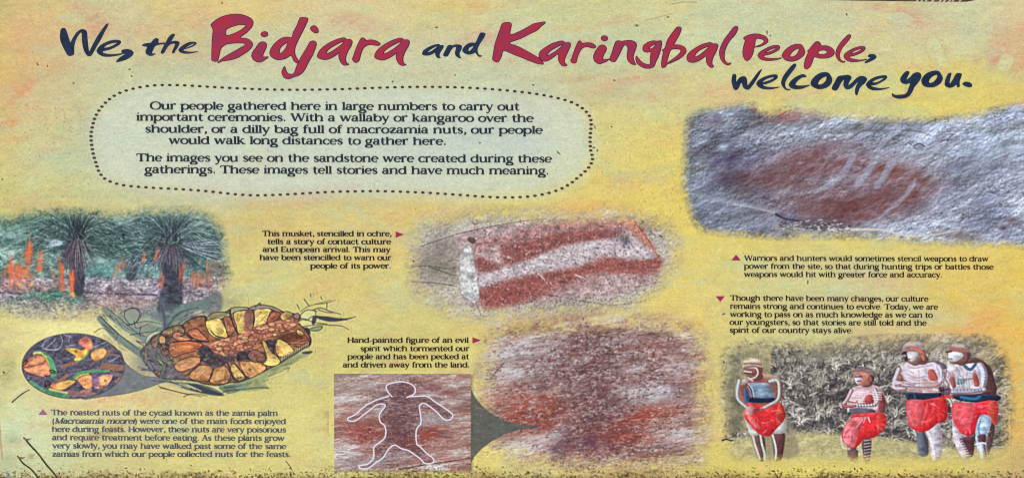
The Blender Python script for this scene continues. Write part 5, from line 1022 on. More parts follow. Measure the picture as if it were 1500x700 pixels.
glyph('w', 1.92, ln(.18,.95,.58,.03,TK), ln(.58,.03,.95,.95,.13), ln(.95,.95,1.35,.03,TK), ln(1.35,.03,1.72,.95,.13), ln(-.04,.945,.42,.945,.1), ln(.74,.945,1.14,.945,.1), ln(1.5,.945,1.94,.945,.1))
glyph('x', 1.24, ln(.2,.95,1.04,.03,TK), ln(1.02,.95,.2,.03,.13), sf(.2), sf(1.04))
glyph('y', 1.26, ln(.18,.95,.68,.05,TK), cv([(1.1,.95),(.68,.02),(.46,-.36),(.12,-.42)], [.13,.14,.15,.22]), ln(-.04,.945,.42,.945,.1), ln(.88,.945,1.28,.945,.1))
glyph('z', 1.12, ln(.12,.93,1.0,.93,.13), ln(.98,.93,.14,.06,TK), ln(.12,.065,1.02,.065,.13), ln(.12,.93,.12,.76,.12), ln(1.02,.065,1.02,.25,.12))
H_ = 1.36
glyph('O', 1.86, arc(.93,.68,.82,.66,0,360,26))
glyph('W', 2.50, ln(.22,1.32,.78,.03,TK), ln(.78,.03,1.25,1.32,.13), ln(1.25,1.32,1.81,.03,TK), ln(1.81,.03,2.3,1.32,.13), ln(-.04,1.32,.5,1.32,.1), ln(1.0,1.32,1.5,1.32,.1), ln(2.04,1.32,2.54,1.32,.1))
glyph('T', 1.68, ln(.84,0,.84,1.32,.27), sf(.84,0,.34), ln(.06,1.31,1.62,1.31,.13), ln(.1,1.32,.04,1.02,.13), ln(1.58,1.32,1.64,1.02,.13))
glyph('H', 1.84, ln(.3,0,.3,H_,.27), ln(1.52,0,1.52,H_,.27), ln(.3,.7,1.52,.7,.12), sf(.3), sf(1.52), sf(.3,H_-.04), sf(1.52,H_-.04))
glyph('E', 1.50, ln(.3,0,.3,H_,.27), ln(.06,.06,1.36,.06,.12), ln(.06,1.31,1.3,1.31,.12), ln(.3,.7,1.02,.7,.12), ln(1.38,.06,1.42,.36,.13), ln(1.3,1.31,1.32,1.04,.13), ln(1.02,.84,1.02,.56,.1))
glyph('M', 2.20, ln(.3,0,.3,H_,.14), ln(1.86,0,1.86,H_,.27), ln(.3,1.32,1.08,.03,.26), ln(1.08,.03,1.86,1.32,.12), sf(.3), sf(1.86), sf(.2,H_-.04,.2), sf(1.98,H_-.04,.2))
glyph('A', 1.70, ln(.28,.05,.86,1.4,.13), ln(.84,1.4,1.44,.05,.27), ln(.5,.5,1.2,.5,.11), sf(.24), sf(1.46))
glyph('.', .52, ln(.15,.11,.37,.11,.22))
glyph(',', .52, cv([(.2,.16),(.36,.1),(.3,-.1),(.14,-.26)], [.2,.26,.16,.07]))
glyph('-', .80, ln(.12,.48,.66,.48,.15))
glyph('(', .66, arc(.72,.45,.5,.95,125,235,12,.2,.08))
glyph(')', .66, arc(-.06,.45,.5,.95,-55,55,12,.2,.08))
for i_, ch in enumerate('1345'): pass
glyph('1', .8, ln(.4,0,.4,1.36,.2), ln(.18,1.1,.4,1.34,.14))
glyph('3', 1.1, arc(.5,1.02,.38,.32,150,-90,10,.2,.14), arc(.5,.36,.42,.36,90,-150,12,.2,.14))
glyph('4', 1.1, ln(.75,0,.75,1.36,.2), ln(.75,1.34,.12,.45,.14), ln(.1,.42,1.0,.42,.14))
glyph('5', 1.1, ln(.25,1.32,.9,1.32,.15), ln(.28,1.32,.22,.8,.14), arc(.5,.42,.42,.42,130,-150,12,.2,.14))
SPACE = .74

def text_line(s, x0, x1, y0, y1, xh, parent, mat, z=.0006, italic=None, bold=1.0, tilt=0):
    adv = 0; 
    for ch in s: adv += SPACE if ch == ' ' else G[ch][0]
    adv -= .04; sx = (x1 - x0) / adv; V, F = [], []; cur = 0; k = 0
    js = random.Random(len(s) * 7 + int(y0))
    for i, ch in enumerate(s):
        if ch == ' ': cur += SPACE; continue
        sl = .28 if italic and italic[0] <= i < italic[1] else 0
        a, parts = G[ch]
        for P, Wd in parts:
            px = x0 + (cur + P[:, 0] + sl * P[:, 1]) * sx; t = (px - x0) / (x1 - x0); py = y0 + (y1 - y0) * t - P[:, 1] * xh
            d = np.gradient(P, axis=0); hor = np.abs(d[:, 0]) / (np.hypot(d[:, 0], d[:, 1]) + 1e-9)
            w = Wd * (sx * (1 - hor) + xh * hor) * bold * 1.06        # letters are wider than tall, like the print
            ribbon(np.stack([px, py], -1), w, z + (k % 7) * 1.2e-5, V, F); k += 1
        cur += a
    return put('text_line', V, F, mat, parent)

# ---- brush lettering of the title, outlines followed point by point
def letters():
    t = []
    def a(word, ox, oy, s, outer, *holes, kind=None): t.append((word, [T(ox, oy, s, outer)] + [T(ox, oy, s, h) for h in holes], kind))
    # We,
    a('We,', 80,30,10,[(92,140),(110,122),(130,118),(150,122),(165,140),(190,215),(214,290),(230,330),(270,260),(320,185),(375,142),(410,136),(445,142),(470,175),(478,260),(488,360),(506,462),(545,390),(620,250),(690,150),(745,75),(785,50),(770,95),(720,190),(670,290),(610,390),(560,480),(530,520),(490,525),(455,490),(425,420),(405,320),(395,180),(350,215),(310,285),(285,380),(282,490),(240,520),(195,515),(150,440),(105,350),(83,270),(85,190)])
    a('We,', 80,30,10,[(620,440),(650,390),(720,340),(820,300),(910,290),(965,305),(960,345),(910,380),(820,425),(730,448),(702,458),(715,480),(790,500),(880,498),(990,488),(980,502),(900,522),(800,534),(710,530),(650,500),(622,465)],[(720,405),(770,360),(850,335),(915,330),(880,360),(800,395)])
    a('We,', 80,30,10,[(980,455),(1000,435),(1040,426),(1100,432),(1150,465),(1140,510),(1080,560),(1000,592),(920,612),(905,600),(960,545),(1040,492),(995,492)])
    # the
    a('the',200,40,14,[(115,375),(160,345),(240,330),(300,320),(350,260),(400,232),(450,250),(445,325),(520,325),(590,325),(580,352),(500,355),(420,372),(370,400),(340,460),(315,520),(335,552),(380,540),(360,570),(300,590),(240,580),(195,540),(190,490),(220,410),(150,395)])
    a('the',200,40,14,[(500,520),(545,420),(600,320),(660,210),(720,155),(760,140),(780,165),(745,230),(710,300),(790,285),(860,300),(878,330),(840,420),(790,490),(770,530),(735,530),(740,490),(770,420),(795,350),(760,340),(700,350),(650,390),(600,460),(560,530),(520,545)])
    a('the',200,40,14,[(865,465),(900,420),(980,360),(1080,315),(1170,305),(1222,320),(1215,355),(1150,400),(1050,435),(970,460),(960,480),(1040,505),(1150,510),(1265,500),(1200,522),(1100,540),(1000,545),(920,530),(875,500)],[(975,440),(1040,400),(1130,350),(1190,335),(1150,375),(1060,415)])
    # Bidjara
    B=(300,15,6.667); D=(400,15,6.667); E=(460,40,10)
    a('Bidjara',*B,[(58,150),(90,115),(150,75),(230,50),(310,42),(390,55),(450,85),(472,125),(455,170),(410,220),(345,270),(410,280),(455,310),(465,345),(440,385),(380,430),(310,470),(240,490),(170,500),(125,518),(170,475),(260,420),(350,370),(400,335),(340,322),(250,328),(200,340),(155,380),(140,440),(125,495),(100,502),(70,490),(68,430),(72,300),(80,190)],[(208,195),(260,165),(340,145),(400,150),(370,185),(300,225),(212,250)])
    a('Bidjara',*B,[(500,370),(530,325),(570,312),(600,330),(598,370),(575,420),(568,458),(620,458),(595,480),(555,505),(510,508),(470,480),(458,440),(475,400)])
    a('Bidjara',*B,[(548,238),(562,218),(590,212),(612,225),(610,250),(585,262),(560,258)])
    a('Bidjara',*D,[(-32,415),(-15,370),(30,315),(90,275),(145,265),(182,270),(200,215),(235,150),(262,82),(295,75),(335,82),(335,110),(300,185),(262,260),(228,330),(212,385),(215,440),(245,495),(243,522),(205,500),(175,445),(120,475),(50,487),(0,470),(-25,445)],[(60,400),(75,365),(110,335),(140,320),(125,370),(90,415),(65,425)])
    a('Bidjara',*D,[(330,370),(360,315),(395,303),(420,320),(415,365),(385,440),(345,510),(310,580),(265,630),(200,655),(150,673),(110,660),(88,625),(90,590),(112,552),(122,580),(145,620),(200,622),(235,540),(280,450)])
    a('Bidjara',*D,[(365,180),(385,157),(415,160),(438,190),(438,220),(410,225),(380,208)])
    ao=[(50,420),(80,350),(160,275),(280,205),(390,165),(450,162),(485,185),(530,183),(558,210),(545,270),(500,345),(470,420),(462,480),(480,530),(512,545),(460,560),(410,540),(375,480),(362,420),(368,375),(300,425),(220,465),(150,478),(90,465),(55,445)]; ah=[(175,385),(210,330),(300,270),(390,225),(445,210),(400,260),(320,320),(230,375)]
    a('Bidjara',*E,ao,ah); a('Bidjara',*E,[(x+838,y+5) for x,y in ao],[(x+838,y+5) for x,y in ah])
    a('Bidjara',*E,[(575,440),(600,360),(640,260),(685,175),(715,160),(750,180),(752,200),(820,190),(900,200),(960,235),(965,255),(930,272),(850,260),(780,265),(720,310),(690,380),(670,450),(650,500),(605,520),(570,490),(562,460)])
    # and
    F=(610,40,12.5)
    a('and',*F,[(105,490),(130,430),(220,370),(330,325),(410,315),(440,335),(490,335),(488,380),(450,440),(420,500),(425,545),(440,560),(400,572),(365,545),(345,500),(340,465),(270,505),(200,522),(130,515)],[(205,455),(260,410),(340,365),(385,355),(330,405),(260,450)])
    a('and',*F,[(490,515),(530,430),(575,345),(620,330),(660,340),(720,322),(800,330),(828,355),(815,420),(785,480),(795,540),(820,565),(775,565),(725,530),(708,470),(725,400),(720,365),(680,370),(640,410),(600,480),(570,530),(535,540)])
    a('and',*F,[(840,430),(870,370),(930,315),(1010,288),(1080,290),(1120,210),(1165,120),(1200,105),(1258,120),(1240,180),(1190,260),(1140,340),(1115,410),(1125,480),(1160,520),(1195,522),(1165,548),(1120,525),(1075,470),(1020,492),(950,502),(880,480)],[(948,430),(960,385),(1010,355),(1050,345),(1020,395),(975,440)])
    # Karingbal
    K=(710,20,7.78); R=(830,40,10); I=(950,30,8.75); w='Karingbal'
    a(w,*K,[(180,170),(200,120),(240,105),(290,108),(303,140),(290,240),(380,215),(470,170),(560,120),(640,105),(685,98),(685,115),(640,150),(600,190),(500,240),(400,290),(280,337),(370,375),(480,430),(600,500),(640,520),(668,570),(640,580),(560,560),(450,515),(320,465),(215,425),(190,490),(160,545),(130,555),(90,525),(100,450),(115,360),(140,280)])
    a(w,*K,[(618,500),(630,440),(690,390),(780,340),(880,315),(920,335),(965,335),(978,365),(950,430),(915,510),(910,560),(940,590),(900,600),(865,580),(840,530),(835,465),(760,515),(700,545),(640,535)],[(710,485),(740,435),(810,390),(890,355),(850,400),(780,450)])
    a(w,*R,[(75,460),(100,380),(140,280),(170,215),(200,205),(230,240),(300,232),(370,240),(425,280),(410,305),(380,310),(300,290),(230,310),(180,380),(155,450),(140,510),(105,530),(65,510),(62,480)])
    a(w,*R,[(395,420),(420,360),(460,300),(500,268),(545,268),(580,300),(575,350),(540,410),(530,470),(580,475),(622,468),(590,500),(540,520),(480,540),(430,520),(400,480)])
    a(w,*R,[(505,160),(530,133),(575,133),(598,155),(590,190),(550,202),(515,190)])
    a(w,*R,[(628,482),(660,390),(690,290),(720,215),(760,203),(810,210),(870,200),(940,198),(1000,220),(1022,260),(1010,320),(985,390),(975,450),(995,520),(1015,548),(960,545),(910,510),(885,450),(890,380),(895,310),(870,268),(835,275),(800,340),(760,420),(720,490),(690,510)])
    a(w,*R,[(1115,320),(1130,270),(1190,225),(1270,203),(1330,210),(1370,200),(1390,220),(1385,290),(1365,370),(1340,440),(1305,510),(1280,570),(1230,600),(1170,605),(1100,585),(1040,540),(1012,480),(1020,425),(1050,460),(1100,515),(1160,545),(1220,545),(1225,450),(1230,365),(1180,370),(1130,355)],[(1210,320),(1225,290),(1270,260),(1300,245),(1280,290),(1240,320)])
    a(w,*I,[(175,385),(210,355),(240,260),(300,170),(360,95),(400,90),(418,115),(390,190),(340,280),(325,315),(400,320),(460,350),(480,390),(465,430),(400,490),(310,535),(235,565),(215,595),(175,607),(165,580),(170,500),(188,410)],[(250,470),(285,380),(350,368),(400,375),(412,400),(380,445),(310,500),(235,545)])
    a(w,*I,[(490,480),(510,430),(580,370),(690,310),(790,288),(825,305),(870,305),(888,335),(860,410),(820,490),(812,560),(835,590),(800,606),(765,580),(740,530),(735,460),(660,510),(580,540),(510,530)],[(590,460),(620,410),(690,365),(780,330),(740,375),(670,435),(610,470)])
    a(w,*I,[(930,330),(970,250),(1030,170),(1090,95),(1125,82),(1145,100),(1110,180),(1040,260),(990,350),(970,430),(975,510),(1010,550),(1055,552),(1020,575),(975,560),(930,510),(908,440),(912,380)])
    # People,
    J=(1080,40,10); Q=(1170,40,10); w='People,'
    a(w,*J,[(90,165),(150,125),(240,103),(330,110),(410,140),(448,190),(440,225),(390,260),(320,290),(252,298),(235,360),(210,430),(170,480),(130,492),(100,460),(82,400),(85,310),(115,200)],[(268,180),(320,170),(375,185),(390,215),(360,250),(300,275),(258,288)])
    a(w,*J,[(300,410),(330,370),(410,320),(500,280),(580,268),(620,285),(610,325),(550,365),(470,400),(400,415),(380,430),(410,450),(500,462),(580,460),(650,452),(600,472),(520,488),(430,492),(350,475),(310,440)],[(405,375),(450,345),(520,315),(575,305),(540,335),(470,365)])
    a(w,*J,[(655,415),(680,365),(740,305),(830,260),(920,255),(960,290),(985,350),(980,400),(930,450),(860,490),(780,502),(710,485),(670,450)],[(765,430),(790,380),(840,335),(895,310),(900,345),(870,400),(820,435)])
    a(w,*Q,[(130,350),(160,320),(200,270),(240,225),(280,215),(310,235),(330,275),(400,275),(470,300),(515,345),(515,395),(470,435),(400,455),(300,455),(225,440),(200,500),(170,570),(140,600),(110,615),(80,595),(80,540),(100,460),(135,380)],[(280,375),(300,350),(350,338),(405,350),(410,380),(370,400),(310,402)])
    a(w,*Q,[(545,360),(570,290),(630,210),(700,135),(735,113),(762,130),(730,190),(670,260),(620,330),(595,400),(605,470),(640,500),(680,505),(640,518),(590,495),(555,450),(540,400)])
    a(w,*Q,[(662,420),(690,380),(770,330),(860,295),(940,285),(972,305),(950,350),(880,390),(800,420),(745,430),(750,455),(820,475),(900,485),(1000,472),(940,490),(860,505),(770,508),(700,485),(668,450)],[(760,385),(810,350),(880,325),(930,318),(890,350),(820,380)])
    a(w,*Q,[(1015,415),(1060,398),(1110,405),(1135,435),(1110,470),(1050,500),(980,528),(965,515),(1010,480),(1050,445),(1020,440)],kind='navy')
    # welcome
    L=(1060,85,10.714); M=(1180,95,11.538); N=(1300,90,11.538); w='welcome'
    a(w,*L,[(130,300),(145,265),(175,258),(195,280),(195,380),(240,320),(290,295),(340,300),(362,340),(375,435),(430,370),(490,290),(550,215),(598,180),(570,240),(520,330),(460,420),(400,490),(355,495),(310,470),(285,400),(265,400),(240,460),(205,502),(165,495),(140,440),(125,370)])
    a(w,*L,[(515,400),(550,350),(640,300),(740,270),(820,265),(845,285),(835,325),(760,375),(670,410),(615,420),(640,445),(720,462),(800,462),(885,457),(820,478),(720,495),(620,490),(550,460),(520,425)],[(605,385),(640,350),(720,315),(795,302),(750,340),(670,370)])
    a(w,*L,[(905,370),(935,290),(1000,200),(1070,120),(1110,95),(1138,110),(1110,170),(1040,260),(985,340),(960,410),(975,470),(1010,492),(1050,492),(1020,510),(970,500),(925,455),(905,410)])
    a(w,*L,[(1022,420),(1050,370),(1120,310),(1210,265),(1260,262),(1298,290),(1280,305),(1230,310),(1170,350),(1130,400),(1130,430),(1200,438),(1270,435),(1360,428),(1300,455),(1220,485),(1130,492),(1060,475),(1025,440)])
    a(w,*M,[(85,310),(110,250),(180,180),(270,135),(370,135),(410,170),(445,240),(435,310),(380,370),(300,405),(200,410),(120,375),(90,340)],[(205,325),(230,270),(290,220),(350,200),(345,260),(300,315),(240,340)])
    a(w,*M,[(440,400),(490,300),(540,210),(590,190),(640,185),(700,175),(760,195),(770,230),(730,300),(720,350),(790,300),(860,230),(930,195),(1000,205),(1035,245),(1000,310),(940,360),(900,420),(870,510),(845,510),(835,450),(850,370),(890,290),(895,275),(840,330),(780,390),(720,415),(670,405),(640,350),(645,280),(650,245),(600,300),(560,380),(525,430),(490,437)])
    a(w,*M,[(1022,330),(1060,280),(1150,220),(1260,190),(1350,183),(1375,205),(1350,250),(1270,300),(1180,340),(1110,350),(1115,368),(1190,390),(1290,400),(1415,385),(1350,410),(1240,430),(1130,430),(1060,400),(1030,365)],[(1120,300),(1170,265),(1250,235),(1320,225),(1280,260),(1200,300)])
    w='you.'
    a(w,*N,[(215,300),(245,240),(300,180),(345,170),(368,190),(350,240),(315,315),(380,270),(430,215),(490,190),(545,200),(570,245),(550,310),(500,380),(450,440),(420,510),(370,580),(300,620),(210,632),(130,620),(75,580),(80,545),(120,570),(200,570),(280,560),(325,530),(355,460),(380,375),(310,385),(250,370),(220,340)])
    a(w,*N,[(572,320),(600,265),(670,200),(770,165),(860,168),(900,215),(932,280),(910,350),(850,405),(770,438),(680,440),(610,415),(580,370)],[(695,350),(720,290),(780,245),(838,230),(835,280),(790,340),(730,370)])
    a(w,*N,[(965,370),(985,290),(1020,220),(1055,198),(1078,210),(1060,280),(1045,350),(1055,380),(1110,300),(1160,215),(1210,203),(1250,215),(1240,270),(1215,340),(1215,430),(1175,435),(1165,395),(1120,425),(1060,447),(1000,435),(970,405)])
    a(w,*N,[(1265,385),(1310,350),(1370,355),(1420,385),(1425,425),(1380,440),(1310,420)])
    return t

def letter_mesh(loops, z, V, F, FM, mi, rim=None):
    sm = [catmull(l, 3) for l in loops]
    pts = [[Vector((p[0], p[1], 0)) for p in l] for l in sm]
    tri = tessellate_polygon(pts); flat = [p for l in pts for p in l]; n0 = len(V)
    for p in flat: V.append((lx(p.x), ly(p.y), z))
    for t in tri:
        a, b, c = flat[t[0]], flat[t[1]], flat[t[2]]
        cr = (b.x - a.x) * (c.y - a.y) - (b.y - a.y) * (c.x - a.x)
        F.append((n0 + t[0], n0 + t[1], n0 + t[2]) if cr < 0 else (n0 + t[0], n0 + t[2], n0 + t[1])); FM.append(mi)
    if rim:
        for l in sm:
            f0 = len(F); P = np.vstack([l, l[:2]]); ribbon(P, np.full(len(P), rim[0]), z + 5e-5, V, F); FM += [rim[1]] * (len(F) - f0)
# ------------------------------------------------------------------ paint the print
paint_wash(); paint_smears_and_sun(); paint_palms(); paint_nuts(); paint_cycad(); paint_weapon_rock(); paint_musket_stone(); paint_spirit_photo()
# grey callout between the two pictures of the spirit
poly([(689,569),(696,582),(706,594),(720,606),(738,615),(760,621),(792,623.5),(760,628),(738,635),(718,646),(704,657),(694,668),(689,678)], (84,88,82), .97, 1.1, smooth=False, tex=.12, edge=(70,72,66), ew=.8, ea=.4)
paint_outline_photo(); paint_dancers(); paint_wear()

# ------------------------------------------------------------------ the setting: ground seen past the top edge
def ground_material():
    m = bpy.data.materials.new('leaf_litter_ground'); m.use_nodes = True; n = m.node_tree; b = n.nodes['Principled BSDF']
    tc = n.nodes.new('ShaderNodeTexCoord'); t = n.nodes.new('ShaderNodeTexNoise'); t.inputs['Scale'].default_value = 9; t.inputs['Detail'].default_value = 8
    v = n.nodes.new('ShaderNodeTexVoronoi'); v.inputs['Scale'].default_value = 34
    n.links.new(tc.outputs['Object'], t.inputs['Vector']); n.links.new(tc.outputs['Object'], v.inputs['Vector'])
    r = n.nodes.new('ShaderNodeValToRGB'); r.color_ramp.elements[0].color = (.018, .010, .006, 1); r.color_ramp.elements[1].color = (.16, .09, .05, 1)
    mx = n.nodes.new('ShaderNodeMath'); mx.operation = 'MULTIPLY'; n.links.new(t.outputs['Fac'], mx.inputs[0]); n.links.new(v.outputs['Distance'], mx.inputs[1])
    ad = n.nodes.new('ShaderNodeMath'); ad.operation = 'MULTIPLY_ADD'; ad.inputs[1].default_value = 1.4; ad.inputs[2].default_value = .1
    n.links.new(mx.outputs[0], ad.inputs[0]); n.links.new(ad.outputs[0], r.inputs[0]); n.links.new(r.outputs[0], b.inputs['Base Color']); b.inputs['Roughness'].default_value = .95
    bp = n.nodes.new('ShaderNodeBump'); bp.inputs['Strength'].default_value = .6; n.links.new(t.outputs['Fac'], bp.inputs['Height']); n.links.new(bp.outputs[0], b.inputs['Normal'])
    return m
gv = [(x, y, .02 * math.sin(x * 1.7) * math.cos(y * 1.3)) for y in np.linspace(-8, 8, 41) for x in np.linspace(-8, 8, 41)]
gf = [(j * 41 + i, j * 41 + i + 1, (j + 1) * 41 + i + 1, (j + 1) * 41 + i) for j in range(40) for i in range(40)]
ground = put('ground', gv, gf, ground_material()); ground['kind'] = 'structure'

# ------------------------------------------------------------------ the board
board = empty('information_board'); board['category'] = 'sign'
board['label'] = 'weathered ochre welcome board with red and navy brush lettering and rock art pictures'
board.location = BASE; board.rotation_euler = (TILT, 0, 0)
M_print = material('printed_laminate', attr=True, rough=.7, bump=.06, bscale=420, spec=.05)
M_edge = material('board_edge', (150,132,96), rough=.7, vary=.8, vscale=30, color2=(104,88,62))
M_navy = material('navy_print', (25,38,60), rough=.6, vary=1, vscale=70, color2=(33,46,72), spec=.05)
M_red = material('crimson_print', (158,40,60), rough=.6, vary=.7, vscale=45, color2=(136,46,74), spec=.05)
M_rim = material('dark_letter_rim', (92,30,60), rough=.6, spec=.05, vary=1, vscale=60, color2=(66,28,62))
M_text = material('black_print', (26,32,44), rough=.6, spec=.05, vary=1, vscale=160, color2=(38,44,56))
M_text2 = material('caption_print', (26,22,20), rough=.6, spec=.05, vary=1, vscale=160, color2=(42,38,34))
M_glare = material('glare_print', (62,72,86), rough=.6, spec=.05, vary=1, vscale=90, color2=(84,90,98))  # sun glare on the lower-left caption, painted in as paler ink
M_dot = material('dotted_border_print', (66,38,36), rough=.6, spec=.05, vary=1, vscale=90, color2=(44,34,36))
M_arrow = material('crimson_marker_print', (142,34,76), rough=.6, spec=.05)
M_arrow2 = material('glare_marker_print', (146,88,128), rough=.6, spec=.05)  # marker in the same sun glare, its crimson painted paler
M_white = material('white_outline_print', (208,206,220), rough=.6, spec=.05)
M_code = material('blue_code_print', (96,120,172), rough=.6, spec=.05)

TX = [-30, 300, 700, 960, 1040, 1180, 1300, 1390, 1416, 1440, 1530]; TY = [-18, -14, -9, -5, -1.5, .4, 2.2, 3.4, 3.2, -1.5, -4]
def top(x): return np.interp(x, TX, TY)
print_sheet('printed_face', X0 + 1, -16, X1 - 1, Y1 - 1, 1.2, 0.0, M_print, board, topcut=top)
# thick core of the board under the printed face
xs = np.linspace(X0 + 1, X1 - 1, 60); yb = Y1 - 1
V = []; F = []
for z in (-.0002, -.010):
    for x in xs: V.append((lx(x), ly(float(top(x))), z))
    for x in xs: V.append((lx(x), ly(yb), z))
n = len(xs)
for i in range(n - 1):
    F += [(i, n + i, n + i + 1, i + 1), (2 * n + i, 2 * n + i + 1, 3 * n + i + 1, 3 * n + i), (i, i + 1, 2 * n + i + 1, 2 * n + i), (n + i, 3 * n + i, 3 * n + i + 1, n + i + 1)]
F += [(0, 2 * n, 3 * n, n), (n - 1, 2 * n - 1, 4 * n - 1, 3 * n - 1)]
put('board_panel', V, F, M_edge, board)

def picture(name, key, z=.00025, step=1.0, label=None, parent=None, extra=None):
    f, (x0, y0, x1, y1) = extra if extra else mask_of(key)
    x0 = max(x0, X0 + 1); x1 = min(x1, X1 - 1); y1 = min(y1, Y1 - 1)
    return print_sheet(name, x0, y0, x1, y1, step, z, M_print, parent or board, mask=f, label=label)

pp = picture('palm_picture', 'palms', label='printed photograph of zamia palms with burnt orange fronds')
for P in MASKS['palms_crowns']:
    picture('zamia_palm', None, z=.00034, parent=pp, extra=mask_poly(P))
picture('callout_tail', 'nuts_tail', z=.00030, label='grey pointer from the oval of nuts to the cone')
picture('nut_picture', 'nuts', z=.00036, label='oval photograph of orange and green roasted nuts')
cp = picture('cone_drawing', 'cycad', z=.00042, label='pen and wash drawing of a split cycad cone')
for nm, P, c in NUTS:
    picture('seed', None, z=.00052, parent=cp, extra=mask_poly(P))
picture('rock_art_picture', 'weapon', label='blue grey rock with a striped red weapon stencil')
picture('rock_art_picture', 'musket', z=.00028, label='pale stone block with a red ochre musket stencil')
picture('rock_art_picture', 'spirit', z=.00031, label='red and white pecked rock painting of a spirit')
V = []; F = []; P = [(689,569),(696,582),(706,594),(720,606),(738,615),(760,621),(792,623.5),(760,628),(738,635),(718,646),(704,657),(694,668),(689,678)]
picture('callout_tail', None, z=.00037, label='grey pointer between the two pictures of the spirit', extra=((lambda GX, GY: polymask(np.array(P), GX, GY) > .3), (686, 566, 796, 682)))
op = picture('rock_art_picture', 'outline', z=.00040, step=1.2, label='square rock picture with a white outline round the figure')
V, F = [], []
for k, Pl in enumerate(OUTL):
    C = catmull(Pl, 4, closed=False); ribbon(C, np.full(len(C), 2.0), .00052 + k * 3e-5, V, F)
put('white_outline', V, F, M_white, op, 'white line traced round the spirit figure')
dp = picture('dancers_picture', 'dancers', label='hand-coloured photograph of four dancers in red cloths before a grass bank')
for k, lb in [('bib', 'printed figure in grey bib and red cloth looking down, far left'), ('child', 'printed smaller figure in red cloth with striped arms'), ('tall', 'printed tall figure with white chest paint and navy belt'), ('right', 'printed figure with blue painted arm and bare painted leg, far right')]:
    o = picture('printed_dancer', None, z=.00036, parent=dp, extra=mask_poly(SIL[k]), label=lb)

# title words
byword = {}
for w, loops, kind in letters(): byword.setdefault(w, []).append((loops, kind))
TL = {'We,': 'navy brush-lettered word We', 'the': 'navy brush-lettered word the', 'Bidjara': 'large crimson brush-lettered word Bidjara', 'and': 'navy brush-lettered word and', 'Karingbal': 'large crimson brush-lettered word Karingbal',
      'People,': 'crimson brush-lettered word People', 'welcome': 'navy brush-lettered word welcome', 'you.': 'navy brush-lettered word you'}
for w, ls in byword.items():
    red = w in ('Bidjara', 'Karingbal', 'People,')
    e = empty('title_word', board, TL[w])
    for i, (loops, kind) in enumerate(ls):
        V, F, FM = [], [], []
        letter_mesh(loops, .0006 + i * 4e-5, V, F, FM, 1 if (not red or kind == 'navy') else 0, rim=(1.15, 2) if red and kind is None else (.5, 1))
        put('letter', V, F, [M_red, M_navy, M_rim], e, None, FM)

# dotted border
DP = [(248.6,124.9),(271.7,125.4),(293.3,126.7),(315.4,128),(348.9,129.8),(382.3,131.1),(415.7,131.8),(447.8,131.8),(492.8,131.1),(513.9,130.4),(557.3,128.8),(602.7,127.7),(645.3,127.7),(689.9,129.1),(722.7,131.2),(754.7,134.1),(786.7,138.1),(816.5,144),(836,149.6),(852,158.1),(862.7,169.1),(865.9,181.9),(864.3,201.3),(865.1,220.5),(868,232.5),(862.7,244.8),(852,255.5),(832,271.2),(814.4,279.5),(794.7,284.8),(773.3,288),(741.3,289.3),(706.7,288),(674.7,285.6),(630.7,282.7),(586.7,280.8),(541.3,280),(488,281),(467,282),(433.7,284),(401.6,285.6),(368,286),(336,283.8),(303.9,280.2),(270.4,277.6),(227.2,275.3),(194.6,273),(172.7,269.7),(154.7,262.7),(145,251.7),(140.6,238.8),(136.7,226.2),(133.6,207.4),(133.6,194.6),(136.2,181.7),(140.6,169.4),(148.3,157.8),(159.1,146.5),(174,137),(194,130.5),(215,126.4),(237.5,124.9)]
C = catmull(DP, 8); C = np.vstack([C, C[:1]]); d = np.hypot(np.diff(C[:, 0]), np.diff(C[:, 1]) * 1.73); cum = np.concatenate([[0], np.cumsum(d)])
nd = int(round(cum[-1] / 11.0)); tt = np.arange(nd) * cum[-1] / nd
dx = np.interp(tt, cum, C[:, 0]); dy = np.interp(tt, cum, C[:, 1])
be = empty('dotted_border', board, 'ring of small brown dots round the welcome text')
ang = np.linspace(0, 2 * math.pi, 13)[:-1]
me = bpy.data.meshes.new('dot'); me.from_pydata([(2.75 * S * math.cos(a), 1.75 * S * math.sin(a), 0) for a in ang], [], [tuple(range(12))]); me.materials.append(M_dot)
for x, y in zip(dx, dy):
    o = bpy.data.objects.new('dot', me); COL.objects.link(o); o.parent = be; o.location = (lx(x), ly(y), .0006)

def para(label, lines, xh, mat, bold=1.0):
    e = empty('paragraph', board, label)
    for ln_ in lines: text_line(*ln_[:5], xh, e, mat, bold=bold, italic=ln_[5] if len(ln_) > 5 else None)
para('welcome text inside the dotted border', [
    ('Our people gathered here in large numbers to carry out', 219.8, 760.8, 160.6, 162),
    ('important ceremonies. With a wallaby or kangaroo over the', 199.7, 781.3, 177, 179),
    ('shoulder, or a dilly bag full of macrozamia nuts, our people', 212.6, 794.7, 194.5, 196.2),
    ('would walk long distances to gather here.', 247.3, 653.3, 211, 212.5),
    ('The images you see on the sandstone were created during these', 199.7, 808, 236.5, 238.2),
    ('gatherings. These images tell stories and have much meaning.', 212, 803.5, 253.7, 255.7)], 8.3, M_text, 1.28)
para('caption beside the musket stencil', [
    ('This musket, stencilled in ochre,', 384.2, 573.2, 345.8, 346), ('tells a story of contact culture', 391.7, 572.5, 357.5, 357.7),
    ('and European arrival. This may', 384.7, 571.7, 368.9, 369.2), ('have been stencilled to warn our', 380.3, 573, 380.7, 381),
    ('people of its power.', 454.5, 572.5, 392.9, 393)], 5.6, M_text2, 1.42)
